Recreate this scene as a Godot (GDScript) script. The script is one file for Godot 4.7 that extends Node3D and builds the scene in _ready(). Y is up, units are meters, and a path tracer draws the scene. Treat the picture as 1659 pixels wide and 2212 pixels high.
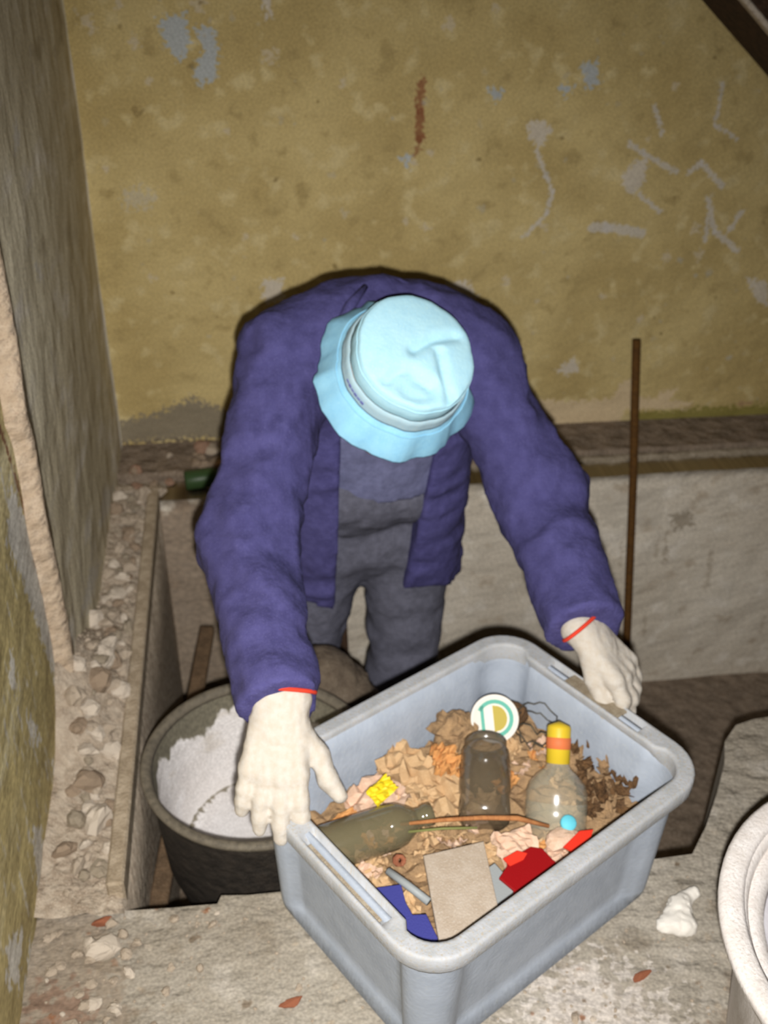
extends Node3D
# A cramped cellar pit: a bent figure in a pale bucket hat sets a crate of rubbish on the landing.

const CAM := Vector3(0, 1.53, 0)
var rng := RandomNumberGenerator.new()
var used := {}
var M := {}

# ------------------------------------------------------------------ helpers
func numbered(n: String) -> String:
	if not used.has(n):
		used[n] = 0
		return n
	used[n] += 1
	return "%s_%03d" % [n, used[n]]

func tag(o, label, category, group = ""):
	o.set_meta("label", label)
	o.set_meta("category", category)
	if group != "":
		o.set_meta("group", group)
	return o

func thing(called, label, category, at = Vector3.ZERO, turn = 0.0, group = "") -> Node3D:
	var o := Node3D.new()
	o.name = numbered(called)
	add_child(o)
	o.position = at
	o.rotation.y = turn
	tag(o, label, category, group)
	return o

func obj(called, mesh, m, parent = null) -> MeshInstance3D:
	var o := MeshInstance3D.new()
	o.mesh = mesh
	o.material_override = m
	if parent == null:
		o.name = numbered(called)
		add_child(o)
	else:
		o.name = called
		parent.add_child(o, true)
	return o

func struct(called, mesh, m) -> MeshInstance3D:
	var o := obj(called, mesh, m)
	o.set_meta("kind", "structure")
	return o

func basis_y(up: Vector3, fwd := Vector3(0, 0, 1)) -> Basis:
	var y := up.normalized()
	if absf(y.dot(fwd.normalized())) > 0.97:
		fwd = Vector3(1, 0, 0)
	var x := y.cross(fwd).normalized()
	return Basis(x, y, x.cross(y).normalized())

func finish(st: SurfaceTool) -> ArrayMesh:
	st.generate_normals()
	return st.commit()

func noise(seed_, freq, kind = FastNoiseLite.TYPE_SIMPLEX_SMOOTH, oct = 3) -> FastNoiseLite:
	var n := FastNoiseLite.new()
	n.seed = seed_
	n.frequency = freq
	n.noise_type = kind
	n.fractal_octaves = oct
	return n

# a grid of points (rows of equal length) as a smooth surface; closed joins the last column to the first
func grid_mesh(rows: Array, closed := false, flip := false, st: SurfaceTool = null, uvs: Array = []) -> SurfaceTool:
	if st == null:
		st = SurfaceTool.new()
		st.begin(Mesh.PRIMITIVE_TRIANGLES)
	var nr := rows.size()
	var nc: int = rows[0].size()
	var last := nc if closed else nc - 1
	for i in nr - 1:
		for j in last:
			var k := (j + 1) % nc
			var q := [[i, j], [i, k], [i + 1, k], [i, j], [i + 1, k], [i + 1, j]]
			if flip:
				q.reverse()
			for e in q:
				if uvs.size() > 0:
					st.set_uv(uvs[e[0]][e[1]])
				st.add_vertex(rows[e[0]][e[1]])
	return st

# profile of Vector2(radius, y), spun round Y
func lathe(profile: Array, seg := 32, with_uv := false) -> ArrayMesh:
	var rows := []
	var uvs := []
	for i in profile.size():
		var p: Vector2 = profile[i]
		var r := []
		var u := []
		for j in seg + 1:
			var a := TAU * j / seg
			r.append(Vector3(cos(a) * p.x, p.y, sin(a) * p.x))
			u.append(Vector2(float(j) / seg, float(i) / (profile.size() - 1)))
		rows.append(r)
		uvs.append(u)
	var st := grid_mesh(rows, false, true, null, uvs if with_uv else [])
	st.index()
	return finish(st)

func tube(pts: Array, radius, seg := 8, closed := false) -> ArrayMesh:
	var rows := []
	var n := pts.size()
	var side := Vector3.ZERO
	for i in n:
		var a: Vector3 = pts[(i - 1 + n) % n] if (closed or i > 0) else pts[i]
		var b: Vector3 = pts[(i + 1) % n] if (closed or i < n - 1) else pts[i]
		var d := (b - a).normalized()
		if side == Vector3.ZERO:
			side = d.cross(Vector3.UP)
			if side.length() < 0.1:
				side = d.cross(Vector3.RIGHT)
		side = (side - d * side.dot(d)).normalized()
		var up := side.cross(d)
		var r: float = radius[i] if radius is Array else radius
		var row := []
		for j in seg:
			var t := TAU * j / seg
			row.append(pts[i] + (side * cos(t) + up * sin(t)) * r)
		rows.append(row)
	if closed:
		rows.append(rows[0])
	else:
		var c0 := []
		var c1 := []
		for j in seg:
			c0.append(pts[0])
			c1.append(pts[n - 1])
		rows.push_front(c0)
		rows.append(c1)
	return finish(grid_mesh(rows, true, true))

# box with bevelled edges, centred
func bevel_box(size: Vector3, b: float, st: SurfaceTool = null, xf := Transform3D.IDENTITY) -> SurfaceTool:
	if st == null:
		st = SurfaceTool.new()
		st.begin(Mesh.PRIMITIVE_TRIANGLES)
	st.set_smooth_group(-1)
	var h := size / 2
	var pts := PackedVector3Array()
	for sx in [-1, 1]:
		for sy in [-1, 1]:
			for sz in [-1, 1]:
				var s := Vector3(sx, sy, sz)
				pts.append(s * Vector3(h.x, h.y - b, h.z - b))
				pts.append(s * Vector3(h.x - b, h.y, h.z - b))
				pts.append(s * Vector3(h.x - b, h.y - b, h.z))
	var arrs := hull(pts)
	for t in arrs:
		st.add_vertex(xf * t)
	return st

# brute-force hull for the 24 corners of a bevelled box: faces, edges and corners by construction
func hull(p: PackedVector3Array) -> Array:
	var out := []
	var id := func(sx, sy, sz, k): return (((1 if sx > 0 else 0) * 4 + (1 if sy > 0 else 0) * 2 + (1 if sz > 0 else 0)) * 3 + k)
	var quad := func(a, b, c, d):
		var nrm := (p[b] - p[a]).cross(p[c] - p[a])
		var mid := (p[a] + p[b] + p[c] + p[d]) / 4.0
		if nrm.dot(mid) > 0:
			out.append_array([p[a], p[c], p[b], p[a], p[d], p[c]])
		else:
			out.append_array([p[a], p[b], p[c], p[a], p[c], p[d]])
	for s in [-1, 1]:
		quad.call(id.call(s, -1, -1, 0), id.call(s, -1, 1, 0), id.call(s, 1, 1, 0), id.call(s, 1, -1, 0))
		quad.call(id.call(-1, s, -1, 1), id.call(-1, s, 1, 1), id.call(1, s, 1, 1), id.call(1, s, -1, 1))
		quad.call(id.call(-1, -1, s, 2), id.call(-1, 1, s, 2), id.call(1, 1, s, 2), id.call(1, -1, s, 2))
		for t in [-1, 1]:
			quad.call(id.call(s, t, -1, 0), id.call(s, t, 1, 0), id.call(s, t, 1, 1), id.call(s, t, -1, 1))
			quad.call(id.call(s, -1, t, 0), id.call(s, 1, t, 0), id.call(s, 1, t, 2), id.call(s, -1, t, 2))
			quad.call(id.call(-1, s, t, 1), id.call(1, s, t, 1), id.call(1, s, t, 2), id.call(-1, s, t, 2))
			for u in [-1, 1]:
				var a: int = id.call(s, t, u, 0)
				var b: int = id.call(s, t, u, 1)
				var c: int = id.call(s, t, u, 2)
				if (p[b] - p[a]).cross(p[c] - p[a]).dot(p[a]) > 0:
					out.append_array([p[a], p[c], p[b]])
				else:
					out.append_array([p[a], p[b], p[c]])
	return out

func box(size: Vector3, b := 0.003) -> ArrayMesh:
	return finish(bevel_box(size, b))

func box_at(lo: Vector3, hi: Vector3, b := 0.004) -> ArrayMesh:
	return finish(bevel_box(hi - lo, b, null, Transform3D(Basis(), (lo + hi) / 2)))

# plan polygon (Vector2 x,z) between two heights, top edge chamfered
func prism(poly: PackedVector2Array, y0: float, y1: float, ch := 0.0) -> ArrayMesh:
	var st := SurfaceTool.new()
	st.begin(Mesh.PRIMITIVE_TRIANGLES)
	st.set_smooth_group(-1)
	if Geometry2D.is_polygon_clockwise(poly):
		poly.reverse()
	var top := poly
	if ch > 0:
		var off := Geometry2D.offset_polygon(poly, -ch, Geometry2D.JOIN_MITER)
		if off.size() == 1 and off[0].size() == poly.size():
			top = off[0]
			var best := 0
			for i in top.size():
				if top[i].distance_to(poly[0]) < top[best].distance_to(poly[0]):
					best = i
			var t2 := PackedVector2Array()
			for i in top.size():
				t2.append(top[(i + best) % top.size()])
			top = t2
		else:
			ch = 0.0
	var n := poly.size()
	for i in n:
		var k := (i + 1) % n
		var a := Vector3(poly[i].x, y0, poly[i].y)
		var b := Vector3(poly[k].x, y0, poly[k].y)
		var c := Vector3(poly[k].x, y1 - ch, poly[k].y)
		var d := Vector3(poly[i].x, y1 - ch, poly[i].y)
		for v in [a, b, c, a, c, d]:
			st.add_vertex(v)
		if ch > 0:
			var e := Vector3(top[k].x, y1, top[k].y)
			var g := Vector3(top[i].x, y1, top[i].y)
			for v in [d, c, e, d, e, g]:
				st.add_vertex(v)
	var tri := Geometry2D.triangulate_polygon(top)
	for i in range(0, tri.size(), 3):
		var v := [top[tri[i]], top[tri[i + 1]], top[tri[i + 2]]]
		if (v[1] - v[0]).cross(v[2] - v[0]) < 0:
			v.reverse()
		for q in v:
			st.add_vertex(Vector3(q.x, y1, q.y))
		v.reverse()
		for q in v:
			st.add_vertex(Vector3(q.x, y0, q.y))
	return finish(st)

# a unit sphere cut into flat-ish facets
func ball_points(n_lat: int, n_lon: int) -> Array:
	var rows := []
	for i in n_lat + 1:
		var r := []
		var la := PI * i / n_lat
		for j in n_lon:
			var lo := TAU * j / n_lon
			r.append(Vector3(sin(la) * cos(lo), cos(la), sin(la) * sin(lo)))
		rows.append(r)
	return rows

# rough stone: a ball pushed flat by random cutting planes
func stone(seed_: int, squash := Vector3.ONE, cuts := 9, n := 8, rough := 0.06) -> ArrayMesh:
	var g := RandomNumberGenerator.new()
	g.seed = seed_
	var planes := []
	for i in cuts:
		planes.append([Vector3(g.randf_range(-1, 1), g.randf_range(-1, 1), g.randf_range(-1, 1)).normalized(), g.randf_range(0.55, 0.85)])
	var nz := noise(seed_, 1.3)
	var rows := ball_points(n, n + 4)
	for r in rows:
		for j in r.size():
			var p: Vector3 = r[j]
			var k := 1.0
			for pl in planes:
				var d: float = p.dot(pl[0])
				if d > 0.01:
					k = minf(k, pl[1] / d)
			r[j] = p * k * (1.0 + rough * nz.get_noise_3dv(p * 2.0)) * squash
	var st := SurfaceTool.new()
	st.begin(Mesh.PRIMITIVE_TRIANGLES)
	st.set_smooth_group(-1)
	return finish(grid_mesh(rows, true, true, st))

# crumpled paper: a ball or a sheet folded along sharp noise ridges
func crumple_ball(seed_: int, size: Vector3, amount := 0.35, n := 14) -> ArrayMesh:
	var nz := noise(seed_, 1.0, FastNoiseLite.TYPE_CELLULAR, 1)
	nz.cellular_return_type = FastNoiseLite.RETURN_DISTANCE2_SUB
	nz.frequency = 0.9
	var n2 := noise(seed_ + 5, 0.8)
	var rows := ball_points(n, n + 8)
	for r in rows:
		for j in r.size():
			var p: Vector3 = r[j]
			var k := 1.0 - amount * absf(nz.get_noise_3dv(p * 1.3)) + amount * 0.6 * n2.get_noise_3dv(p * 1.5)
			r[j] = p * k * size
	var st := SurfaceTool.new()
	st.begin(Mesh.PRIMITIVE_TRIANGLES)
	st.set_smooth_group(-1)
	return finish(grid_mesh(rows, true, true, st))

# crumpled sheet of real thickness over an outline (plan Vector2, local), with folds
func crumple_sheet(seed_: int, w: float, d: float, fold: float, thick := 0.0015, n := 10, ragged := 0.12, curl := 0.0) -> ArrayMesh:
	var nz := noise(seed_, 1.0, FastNoiseLite.TYPE_CELLULAR, 1)
	nz.cellular_return_type = FastNoiseLite.RETURN_DISTANCE2_SUB
	nz.frequency = 1.2
	var n2 := noise(seed_ + 3, 1.1)
	var topr := []
	var botr := []
	for i in n + 1:
		var a := []
		var b := []
		for j in n + 1:
			var u := float(j) / n - 0.5
			var v := float(i) / n - 0.5
			var e := maxf(absf(u), absf(v)) * 2.0
			var rag := 1.0 - ragged * (0.5 + 0.5 * n2.get_noise_2d(u * 9.0, v * 9.0)) * e
			var y := fold * (nz.get_noise_2d(u * 3.0, v * 3.0) + 0.6 * n2.get_noise_2d(u * 3.0 + 7.0, v * 3.0)) + curl * (u * u + v * v) * 4.0
			a.append(Vector3(u * w * rag, y + thick, v * d * rag))
			b.append(Vector3(u * w * rag, y, v * d * rag))
		topr.append(a)
		botr.append(b)
	var st := SurfaceTool.new()
	st.begin(Mesh.PRIMITIVE_TRIANGLES)
	st.set_smooth_group(-1)
	grid_mesh(topr, false, false, st)
	grid_mesh(botr, false, true, st)
	for side in 4:
		var ra := []
		var rb := []
		for k in n + 1:
			var i: int = [0, n, k, k][side]
			var j: int = [k, k, 0, n][side]
			ra.append(topr[i][j])
			rb.append(botr[i][j])
		grid_mesh([ra, rb], false, side == 0 or side == 3, st)
	return finish(st)

# ------------------------------------------------------------------ distance fields, meshed as surface nets
class Field:
	var a := PackedVector3Array()
	var b := PackedVector3Array()
	var ra := PackedFloat32Array()
	var rb := PackedFloat32Array()
	var k := 0.03
	var wrinkle: FastNoiseLite
	var amp := 0.0
	var stretch := Vector3.ONE
	var cut: Callable
	func cap(p: Vector3, q: Vector3, r0: float, r1: float) -> void:
		a.append(p)
		b.append(q)
		ra.append(r0)
		rb.append(r1)
	func at(p: Vector3) -> float:
		var d := 1e6
		for i in a.size():
			var ab := b[i] - a[i]
			var ap := p - a[i]
			var l := ab.length_squared()
			var t := 0.0 if l < 1e-9 else clampf(ap.dot(ab) / l, 0.0, 1.0)
			var e := (ap - ab * t).length() - lerpf(ra[i], rb[i], t)
			var h := maxf(k - absf(d - e), 0.0) / k
			d = minf(d, e) - h * h * k * 0.25
		if amp > 0.0 and absf(d) < 0.05:
			d -= amp * (1.0 - 2.0 * absf(wrinkle.get_noise_3dv(p * stretch)))
		if cut.is_valid():
			d = cut.call(p, d)
		return d

func net(f: Field, lo: Vector3, hi: Vector3, c: float) -> ArrayMesh:
	var B := 5
	var nb := Vector3i(((hi - lo) / (c * B)).ceil())
	var n := nb * B + Vector3i.ONE
	var val := PackedFloat32Array()
	val.resize(n.x * n.y * n.z)
	val.fill(1e9)
	var sy := n.x
	var sz := n.x * n.y
	var live := []
	var reach := c * B * 0.87 + 0.02
	for bz in nb.z:
		for by in nb.y:
			for bx in nb.x:
				var o := Vector3i(bx, by, bz) * B
				if absf(f.at(lo + (Vector3(o) + Vector3.ONE * B * 0.5) * c)) > reach:
					continue
				live.append(o)
				for z in range(o.z, o.z + B + 1):
					for y in range(o.y, o.y + B + 1):
						for x in range(o.x, o.x + B + 1):
							var id := x + y * sy + z * sz
							if val[id] > 1e8:
								val[id] = f.at(lo + Vector3(x, y, z) * c)
	var vid := PackedInt32Array()
	vid.resize(val.size())
	vid.fill(-1)
	var verts := PackedVector3Array()
	var offs := [0, 1, sy, sy + 1, sz, sz + 1, sz + sy, sz + sy + 1]
	var ed := [[0, 1], [2, 3], [4, 5], [6, 7], [0, 2], [1, 3], [4, 6], [5, 7], [0, 4], [1, 5], [2, 6], [3, 7]]
	var cor := []
	for i in 8:
		cor.append(Vector3(i & 1, (i >> 1) & 1, (i >> 2) & 1))
	for o in live:
		for z in range(o.z, o.z + B):
			for y in range(o.y, o.y + B):
				for x in range(o.x, o.x + B):
					var id: int = x + y * sy + z * sz
					var m := 0
					for i in 8:
						if val[id + offs[i]] < 0.0:
							m |= 1 << i
					if m == 0 or m == 255:
						continue
					var s := Vector3.ZERO
					var cnt := 0
					for e in ed:
						var e0: int = e[0]
						var e1: int = e[1]
						if ((m >> e0) & 1) != ((m >> e1) & 1):
							var v0 := val[id + offs[e0]]
							var v1 := val[id + offs[e1]]
							s += cor[e0].lerp(cor[e1], v0 / (v0 - v1))
							cnt += 1
					vid[id] = verts.size()
					verts.append(lo + (Vector3(x, y, z) + s / cnt) * c)
	var idx := PackedInt32Array()
	for o in live:
		for z in range(o.z, o.z + B):
			for y in range(o.y, o.y + B):
				for x in range(o.x, o.x + B):
					var id: int = x + y * sy + z * sz
					if vid[id] < 0:
						continue
					var in0 := val[id] < 0.0
					for ax in 3:
						var st: int = [1, sy, sz][ax]
						var u: int = [sy, sz, 1][ax]
						var w: int = [sz, 1, sy][ax]
						if (val[id + st] < 0.0) == in0:
							continue
						if id - u - w < 0:
							continue
						var q0 := vid[id]
						var q1 := vid[id - u]
						var q2 := vid[id - u - w]
						var q3 := vid[id - w]
						if q1 < 0 or q2 < 0 or q3 < 0:
							continue
						if in0:
							idx.append_array([q0, q2, q1, q0, q3, q2])
						else:
							idx.append_array([q0, q1, q2, q0, q2, q3])
	var nor := PackedVector3Array()
	nor.resize(verts.size())
	for i in range(0, idx.size(), 3):
		var nn := (verts[idx[i + 2]] - verts[idx[i]]).cross(verts[idx[i + 1]] - verts[idx[i]])
		for j in 3:
			nor[idx[i + j]] += nn
	for i in nor.size():
		nor[i] = nor[i].normalized()
	var arr := []
	arr.resize(Mesh.ARRAY_MAX)
	arr[Mesh.ARRAY_VERTEX] = verts
	arr[Mesh.ARRAY_NORMAL] = nor
	arr[Mesh.ARRAY_INDEX] = idx
	var am := ArrayMesh.new()
	am.add_surface_from_arrays(Mesh.PRIMITIVE_TRIANGLES, arr)
	return am

# ------------------------------------------------------------------ computed textures
# base: three noises blend four colours; marks: polygons, strokes and dots with ragged outlines, in surface coordinates
class Painter:
	var w: int
	var h: int
	var x0: float
	var y0: float
	var sx: float
	var sy: float
	var px: PackedByteArray
	var jit: FastNoiseLite
	func _init(w_, h_, x_lo, x_hi, y_lo, y_hi):
		w = w_
		h = h_
		x0 = x_lo
		y0 = y_lo
		sx = (x_hi - x_lo) / float(w_)
		sy = (y_hi - y_lo) / float(h_)
		jit = FastNoiseLite.new()
		jit.seed = 77
		jit.frequency = 1.0
		jit.fractal_octaves = 4
	func img(seed_, freq, oct, kx := 1.0) -> PackedByteArray:
		var n := FastNoiseLite.new()
		n.seed = seed_
		n.frequency = freq
		n.fractal_octaves = oct
		n.noise_type = FastNoiseLite.TYPE_SIMPLEX_SMOOTH
		var im: Image
		if kx == 1.0:
			im = n.get_image(w, h, false, false, false)
		else:
			im = n.get_image(int(w * kx), h, false, false, false)
			im.resize(w, h, Image.INTERPOLATE_BILINEAR)
		im.convert(Image.FORMAT_L8)
		return im.get_data()
	func base(cols: Array, seed_: int, f := [0.004, 0.02, 0.2], kx := 1.0, lim := 0.6) -> void:
		var n1 := img(seed_, f[0], 4, kx)
		var n2 := img(seed_ + 1, f[1], 4, kx)
		var n3 := img(seed_ + 2, f[2], 2)
		px = PackedByteArray()
		px.resize(w * h * 3)
		var c0: Color = cols[0]
		var c1: Color = cols[1]
		var c2: Color = cols[2]
		var c3: Color = cols[3]
		for i in w * h:
			var a := clampf((n1[i] / 255.0 - 0.3) * 2.5, 0.0, 1.0)
			var b := clampf((n2[i] / 255.0 - lim) * 6.0, 0.0, 1.0)
			var d := clampf((0.34 - n2[i] / 255.0) * 6.0, 0.0, 1.0)
			var g := 0.86 + 0.28 * n3[i] / 255.0
			var c := c0.lerp(c1, a).lerp(c2, b).lerp(c3, d) * g
			px[i * 3] = c.r8
			px[i * 3 + 1] = c.g8
			px[i * 3 + 2] = c.b8
	func spot(i: int, c: Color, k: float) -> void:
		px[i * 3] = int(lerpf(px[i * 3], c.r * 255.0, k))
		px[i * 3 + 1] = int(lerpf(px[i * 3 + 1], c.g * 255.0, k))
		px[i * 3 + 2] = int(lerpf(px[i * 3 + 2], c.b * 255.0, k))
	# dist(p) < 0 inside, in surface units
	func mark(lo: Vector2, hi: Vector2, dist: Callable, c: Color, k := 0.9, rag := 0.012, soft := 0.004, fr := 60.0) -> void:
		var pad := rag * 1.5 + soft
		var i0 := clampi(int((lo.x - pad - x0) / sx), 0, w - 1)
		var i1 := clampi(int((hi.x + pad - x0) / sx), 0, w - 1)
		if i0 > i1:
			i0 = clampi(int((hi.x + pad - x0) / sx), 0, w - 1)
			i1 = clampi(int((lo.x - pad - x0) / sx), 0, w - 1)
		var j0 := clampi(int((lo.y - pad - y0) / sy), 0, h - 1)
		var j1 := clampi(int((hi.y + pad - y0) / sy), 0, h - 1)
		for j in range(j0, j1 + 1):
			for i in range(i0, i1 + 1):
				var p := Vector2(x0 + (i + 0.5) * sx, y0 + (j + 0.5) * sy)
				var nn := jit.get_noise_2d(p.x * fr, p.y * fr)
				var d: float = dist.call(p) + rag * nn * 1.4
				var t := clampf(0.5 - d / soft, 0.0, 1.0)
				if t > 0.0:
					var v := 0.9 + 0.2 * jit.get_noise_2d(p.x * fr * 3.0 + 50.0, p.y * fr * 3.0)
					spot(j * w + i, Color(c.r * v, c.g * v, c.b * v), t * k)
	func poly(pts: Array, c: Color, k := 0.9, rag := 0.012, soft := 0.004, fr := 60.0) -> void:
		var pv := PackedVector2Array()
		var lo := Vector2(1e6, 1e6)
		var hi := -lo
		for q in pts:
			var v := Vector2(q[0], q[1])
			pv.append(v)
			lo = lo.min(v)
			hi = hi.max(v)
		mark(lo, hi, func(p):
			var d := 1e6
			for i in pv.size():
				var s := Geometry2D.get_closest_point_to_segment(p, pv[i], pv[(i + 1) % pv.size()])
				d = minf(d, s.distance_to(p))
			return -d if Geometry2D.is_point_in_polygon(p, pv) else d, c, k, rag, soft, fr)
	func stroke(pts: Array, width: float, c: Color, k := 0.9, rag := 0.006) -> void:
		for n in pts.size() - 1:
			var a := Vector2(pts[n][0], pts[n][1])
			var b := Vector2(pts[n + 1][0], pts[n + 1][1])
			mark(a.min(b) - Vector2.ONE * width, a.max(b) + Vector2.ONE * width, func(p): return Geometry2D.get_closest_point_to_segment(p, a, b).distance_to(p) - width / 2, c, k, rag)
	func dot(x: float, y: float, r: float, c: Color, k := 0.85) -> void:
		var o := Vector2(x, y)
		mark(o - Vector2.ONE * r, o + Vector2.ONE * r, func(p): return p.distance_to(o) - r * 0.8, c, k, r * 0.8)
	func texture() -> ImageTexture:
		var im := Image.create_from_data(w, h, false, Image.FORMAT_RGB8, px)
		im.generate_mipmaps()
		return ImageTexture.create_from_image(im)

func bump_tex(seed_, freq, size = 256, strength = 4.0, oct = 4, kind = FastNoiseLite.TYPE_SIMPLEX_SMOOTH) -> ImageTexture:
	var n := noise(seed_, freq, kind, oct)
	var im := n.get_seamless_image(size, size)
	im.convert(Image.FORMAT_RGBA8)
	im.bump_map_to_normal_map(strength)
	return ImageTexture.create_from_image(im)

func blend_tex(seed_, c0: Color, c1: Color, c2: Color, freq = 0.012, size = 256, lim = 0.62) -> ImageTexture:
	freq *= 2.0
	var n := noise(seed_, freq, FastNoiseLite.TYPE_SIMPLEX_SMOOTH, 5)
	var a := n.get_seamless_image(size, size)
	a.convert(Image.FORMAT_L8)
	var n2 := noise(seed_ + 9, freq * 8.0, FastNoiseLite.TYPE_SIMPLEX_SMOOTH, 3)
	var b := n2.get_seamless_image(size, size)
	b.convert(Image.FORMAT_L8)
	var da := a.get_data()
	var db := b.get_data()
	var out := PackedByteArray()
	out.resize(size * size * 3)
	for i in size * size:
		var t := clampf((da[i] / 255.0 - 0.25) * 2.0, 0.0, 1.0)
		var s := clampf((db[i] / 255.0 - lim) * 5.0, 0.0, 1.0)
		var c := c0.lerp(c1, t).lerp(c2, s)
		out[i * 3] = c.r8
		out[i * 3 + 1] = c.g8
		out[i * 3 + 2] = c.b8
	var im := Image.create_from_data(size, size, false, Image.FORMAT_RGB8, out)
	im.generate_mipmaps()
	return ImageTexture.create_from_image(im)

func mat(c: Color, rough := 0.9, tex = null, nrm = null, scale := 3.0, nscale := 0.6) -> StandardMaterial3D:
	var m := StandardMaterial3D.new()
	m.albedo_color = c
	m.roughness = rough
	m.metallic_specular = 0.35
	if tex != null or nrm != null:
		m.uv1_triplanar = true
		m.uv1_world_triplanar = false
		m.uv1_scale = Vector3.ONE * scale
	if tex != null:
		m.albedo_texture = tex
		m.albedo_color = Color.WHITE if c == Color.WHITE else c
	if nrm != null:
		m.normal_enabled = true
		m.normal_texture = nrm
		m.normal_scale = nscale
	return m

func c8(r, g, b) -> Color:
	return Color(r / 255.0, g / 255.0, b / 255.0)

func uv_mat(tex, rough, nrm = null, nscale := 1.0) -> StandardMaterial3D:
	var m := StandardMaterial3D.new()
	m.albedo_texture = tex
	m.roughness = rough
	m.metallic_specular = 0.3
	if nrm != null:
		m.normal_enabled = true
		m.normal_texture = nrm
		m.normal_scale = nscale
	return m

# ------------------------------------------------------------------ scene
func _ready():
	rng.seed = 4242
	# camera
	var cam := Camera3D.new()
	cam.name = "camera"
	add_child(cam)
	cam.position = CAM
	cam.rotation_order = EULER_ORDER_YXZ
	cam.rotation_degrees = Vector3(-32, -8, 1)
	cam.fov = 51.36
	cam.near = 0.02
	cam.current = true
	# the picture is a little out of focus: the lens hunted short in the dark
	var lensattr := CameraAttributesPhysical.new()
	lensattr.frustum_focal_length = 36.4
	lensattr.frustum_focus_distance = 1.12
	lensattr.exposure_aperture = 6.0
	cam.attributes = lensattr
	cam.fov = 51.36
	# dark cellar air, no daylight reaches the pit
	var we := WorldEnvironment.new()
	we.name = "world_environment"
	var env := Environment.new()
	env.background_mode = Environment.BG_COLOR
	env.background_color = Color(0, 0, 0)
	env.tonemap_mode = Environment.TONE_MAPPER_LINEAR
	env.tonemap_exposure = 1.0
	env.sdfgi_enabled = true
	env.ssao_enabled = true
	env.ssil_enabled = true
	we.environment = env
	add_child(we)
	# the camera's own flash, just under the lens
	var fl := SpotLight3D.new()
	fl.name = "camera_flash"
	add_child(fl)
	fl.position = CAM + cam.basis * Vector3(0.014, -0.05, -0.01)
	fl.rotation_order = EULER_ORDER_YXZ
	fl.rotation_degrees = Vector3(-36, -7, 0)
	fl.spot_angle = 46.0
	fl.spot_angle_attenuation = 1.0
	fl.spot_range = 12.0
	fl.spot_attenuation = 2.0
	fl.light_energy = 5.5
	fl.light_color = Color(1.0, 0.99, 0.975)
	fl.light_size = 0.012
	fl.shadow_enabled = true

	materials()
	setting()
	pot_and_bucket()
	crate()
	person()
	rubbish()
	bits()

var bump_fine
var bump_mid
var bump_cloth
var bump_rock

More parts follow.
